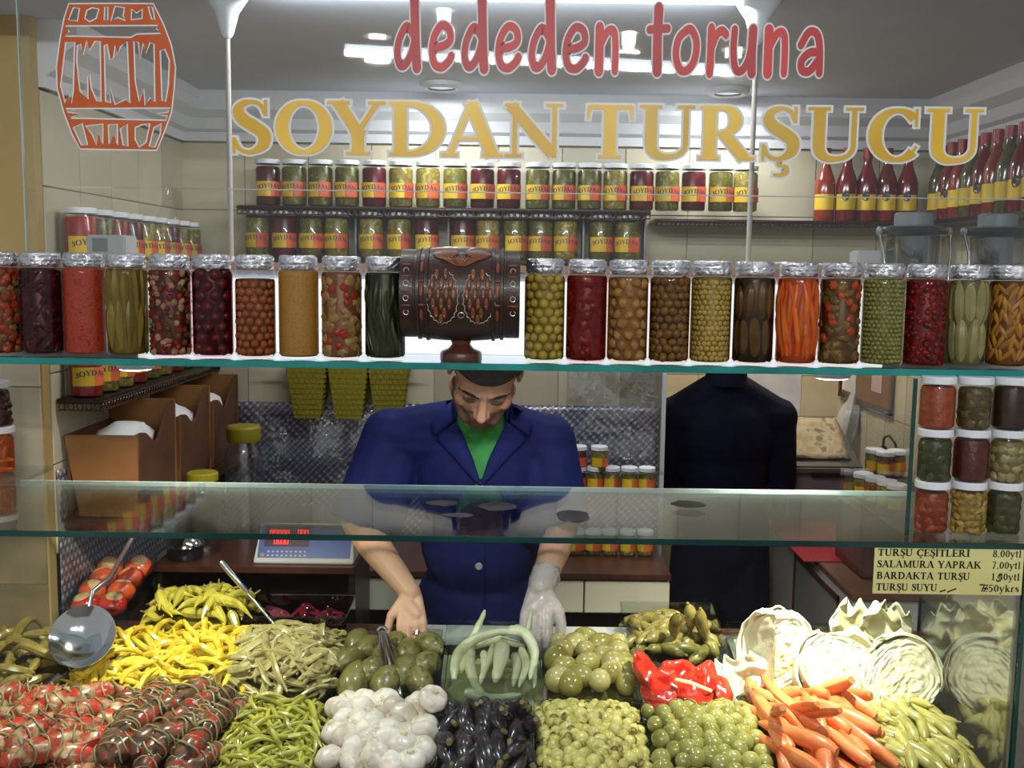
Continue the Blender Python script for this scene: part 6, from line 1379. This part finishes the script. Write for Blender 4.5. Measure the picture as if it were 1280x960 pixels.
for z, col in ((PZ(585, 606, 2.66), 0), (PZ(583, 713, 2.66), 1)):
    p = onc(vx-.004, z, .003)-c0; o = ob('button', xf(lathe([(.001, 0), (.0095, 0), (.0105, .002), (.008, .004), (.005, .003), (.001, .003)], 18, cap=False), Matrix.Translation(p) @ Matrix.Rotation(PI/2, 4, 'X')), [mat('brown_button', (96, 52, 50), .4), mat('grey_button', (150, 140, 140), .4)][col], ct)
ob('front_seam', tube([onc(vx+.012, vz-.01-.03*i, .001)-c0 for i in range(14)], .0016, 5), m_navyd, ct)
# hair: close-cropped cap, brows
hp_ = ell((0, -.014, .038), (.0795, .099, .089), 48, 32, lambda q: 1+.012*noise.noise(q*14)); hm = mesh('hair', xf(hp_, Mh), m_hair)
Mhi = Mh.inverted()
trim(hm, lambda q: (lambda p: p.z > .046+.10*max(0, p.y-.045)-(.045 if abs(p.x) > .058 and p.y < .015 else 0) - (.14 if p.y < -.02 else 0))(Mhi @ q))
o = put_mesh('hair', hm, m_hair, per, c0); solid(o, .004, 1)
for s in (-1, 1): ob('eyebrow', ([(Mh @ V(q))-c0 for q in tube([(s*.011, .0965, .025), (s*.026, .0925, .0265), (s*.043, .0795, .0215), (s*.056, .0645, .011)], [.0022, .0036, .0032, .001], 8)[0]], tube([(0, 0, 0), (1, 0, 0), (2, 0, 0), (3, 0, 0)], [1]*4, 8)[1]), m_hair, per)
for s in (-1, 1): ob('eyelash', ([(Mh @ V(q))-c0 for q in tube([(s*(.017+.0275*j/8), .0875-.0075*(j/8)**2.2, -.002-.003*math.sin(j/8*PI)) for j in range(9)], [.0008+.0009*math.sin(j/8*PI) for j in range(9)], 6)[0]], tube([(j, 0, 0) for j in range(9)], [1]*9, 6)[1]), m_hair, per)
# ring and plastic glove
kn, tp, nd = tipR[2]; d_ = (V(dR).normalized()*math.cos(.33)-V(nR).normalized()*math.sin(.33)); kk = kn+d_*.016
Mr = Matrix.Translation(kk-c0) @ d_.to_track_quat('Z', 'Y').to_matrix().to_4x4()
o = ob('finger_ring', xf(lathe([(.0108, -.004), (.0118, -.004), (.0118, .004), (.0108, .004), (.0108, -.004)], 24, cap=False), Mr), m_chrome, per); o['label'] = 'silver ring on his finger'
gl = blob(hand_parts(wrL, dL, nL, -1, curl=(.35, .5, .35), spread=.05, g=.0052)[0]+[caps(wrL+(elL-wrL).normalized()*.045, wrL, .036, .034)], .0042, 'glove', 2)
gl2 = gl; nt = [v for v in gl.vertices]
for v in nt:
    k = max(0, min(1, (v.co-wrL).dot((elL-wrL).normalized())/.05)); v.co += v.normal*(.0015*noise.noise(v.co*120)+.007*k*(1+noise.noise(v.co*60)))
o = put_mesh('glove', gl, m_glove, per, c0); o['label'] = 'thin clear plastic glove'

# ---- second man, seen from behind in the recess
p2 = V((PX(905, 600, 4.02), 4.05, .93)); ch2 = p2+V((0, -.03, .27)); nb2 = V((p2.x-.01, 4.0, PZ(900, 478, 4.0)+.03)); s2L, s2R = V((p2.x-.20, 4.04, 1.27)), V((p2.x+.205, 4.04, 1.27))
per2 = thing('person', 'man in dark navy coat standing with his back turned in the recess', 'person', (p2.x, p2.y, 0)); c2_ = V((p2.x, p2.y, 0))
M2 = Matrix.Translation(nb2+V((-.03, .08, .13))) @ Matrix.Rotation(R(20), 4, 'Z') @ Matrix.Rotation(R(-28), 4, 'X')
e2L, e2R = s2L+V((-.03, .02, -.27)), s2R+V((.03, .02, -.27)); w2L, w2R = e2L+V((.06, .2, -.08)), e2R+V((-.08, .2, -.08))
S = [xf(p, M2) for p in head_parts()]+[caps(M2 @ V((0, -.03, -.05)), nb2, .056, .06)]+torso_parts(p2, ch2, nb2, s2L, s2R)
for a, b, c in ((s2L, e2L, w2L), (s2R, e2R, w2R)): S += [caps(a, b, .05, .042), caps(b, c, .043, .028)]
S += hand_parts(w2L, (.2, .9, -.2), (0, .2, .95), 1)[0]+hand_parts(w2R, (-.2, .9, -.2), (0, .2, .95), -1)[0]
for s in (-1, 1): hp = p2+V((s*.09, 0, -.06)); kn = V((hp.x, 4.06, .48)); an = V((hp.x, 4.07, .07)); S += [caps(hp, kn, .085, .058), caps(kn, an, .058, .04), caps(an, an+V((0, .12, -.03)), .04, .032)]
b2 = blob(S, .006, 'body', 3); skin_paint(b2, M2); put_mesh('body', b2, m_skin, per2, c2_)
cs = torso_parts(p2, ch2, nb2, s2L, s2R, .026)+[ell(p2+V((0, 0, -.16)), (.175, .15, .24), 20, 14), caps(p2+V((-.07, 0, -.05)), p2+V((-.09, 0, -.42)), .12, .12), caps(p2+V((.07, 0, -.05)), p2+V((.09, 0, -.42)), .12, .12)]
for a, b, c in ((s2L, e2L, w2L), (s2R, e2R, w2R)): cs += [caps(a, b, .078, .066), caps(b, b.lerp(c, .8), .064, .05)]
k2 = blob(cs, .008, 'coat', 8); trim(k2, lambda q: not (q.z > nb2.z-.01 and math.hypot(q.x-nb2.x, q.y-nb2.y) < .07)); o = put_mesh('coat', k2, m_navyd, per2, c2_); solid(o, .004, -1)
ob('collar', grid(lambda u, v: (lambda a: nb2-c2_+V((.08*math.cos(a), .08*math.sin(a), -.04+.07*v)))(R(-220)+R(260)*u), 24, 5), m_navyd, o)
tr = []
for s in (-1, 1): hp = p2+V((s*.09, 0, -.06)); kn = V((hp.x, 4.06, .48)); an = V((hp.x, 4.07, .09)); tr += [caps(hp, kn, .10, .075), caps(kn, an, .075, .065)]
put_mesh('trousers', blob(tr, .008, 'trousers', 6), mat('dark_trousers', (24, 26, 44), .8), per2, c2_)
hm = mesh('hair', xf(ell((0, -.014, .036), (.080, .100, .090), 40, 28), M2), m_hair); M2i = M2.inverted(); trim(hm, lambda q: (lambda p: p.z > .05-(.11 if p.y < .02 else 0))(M2i @ q)); put_mesh('hair', hm, m_hair, per2, c2_)
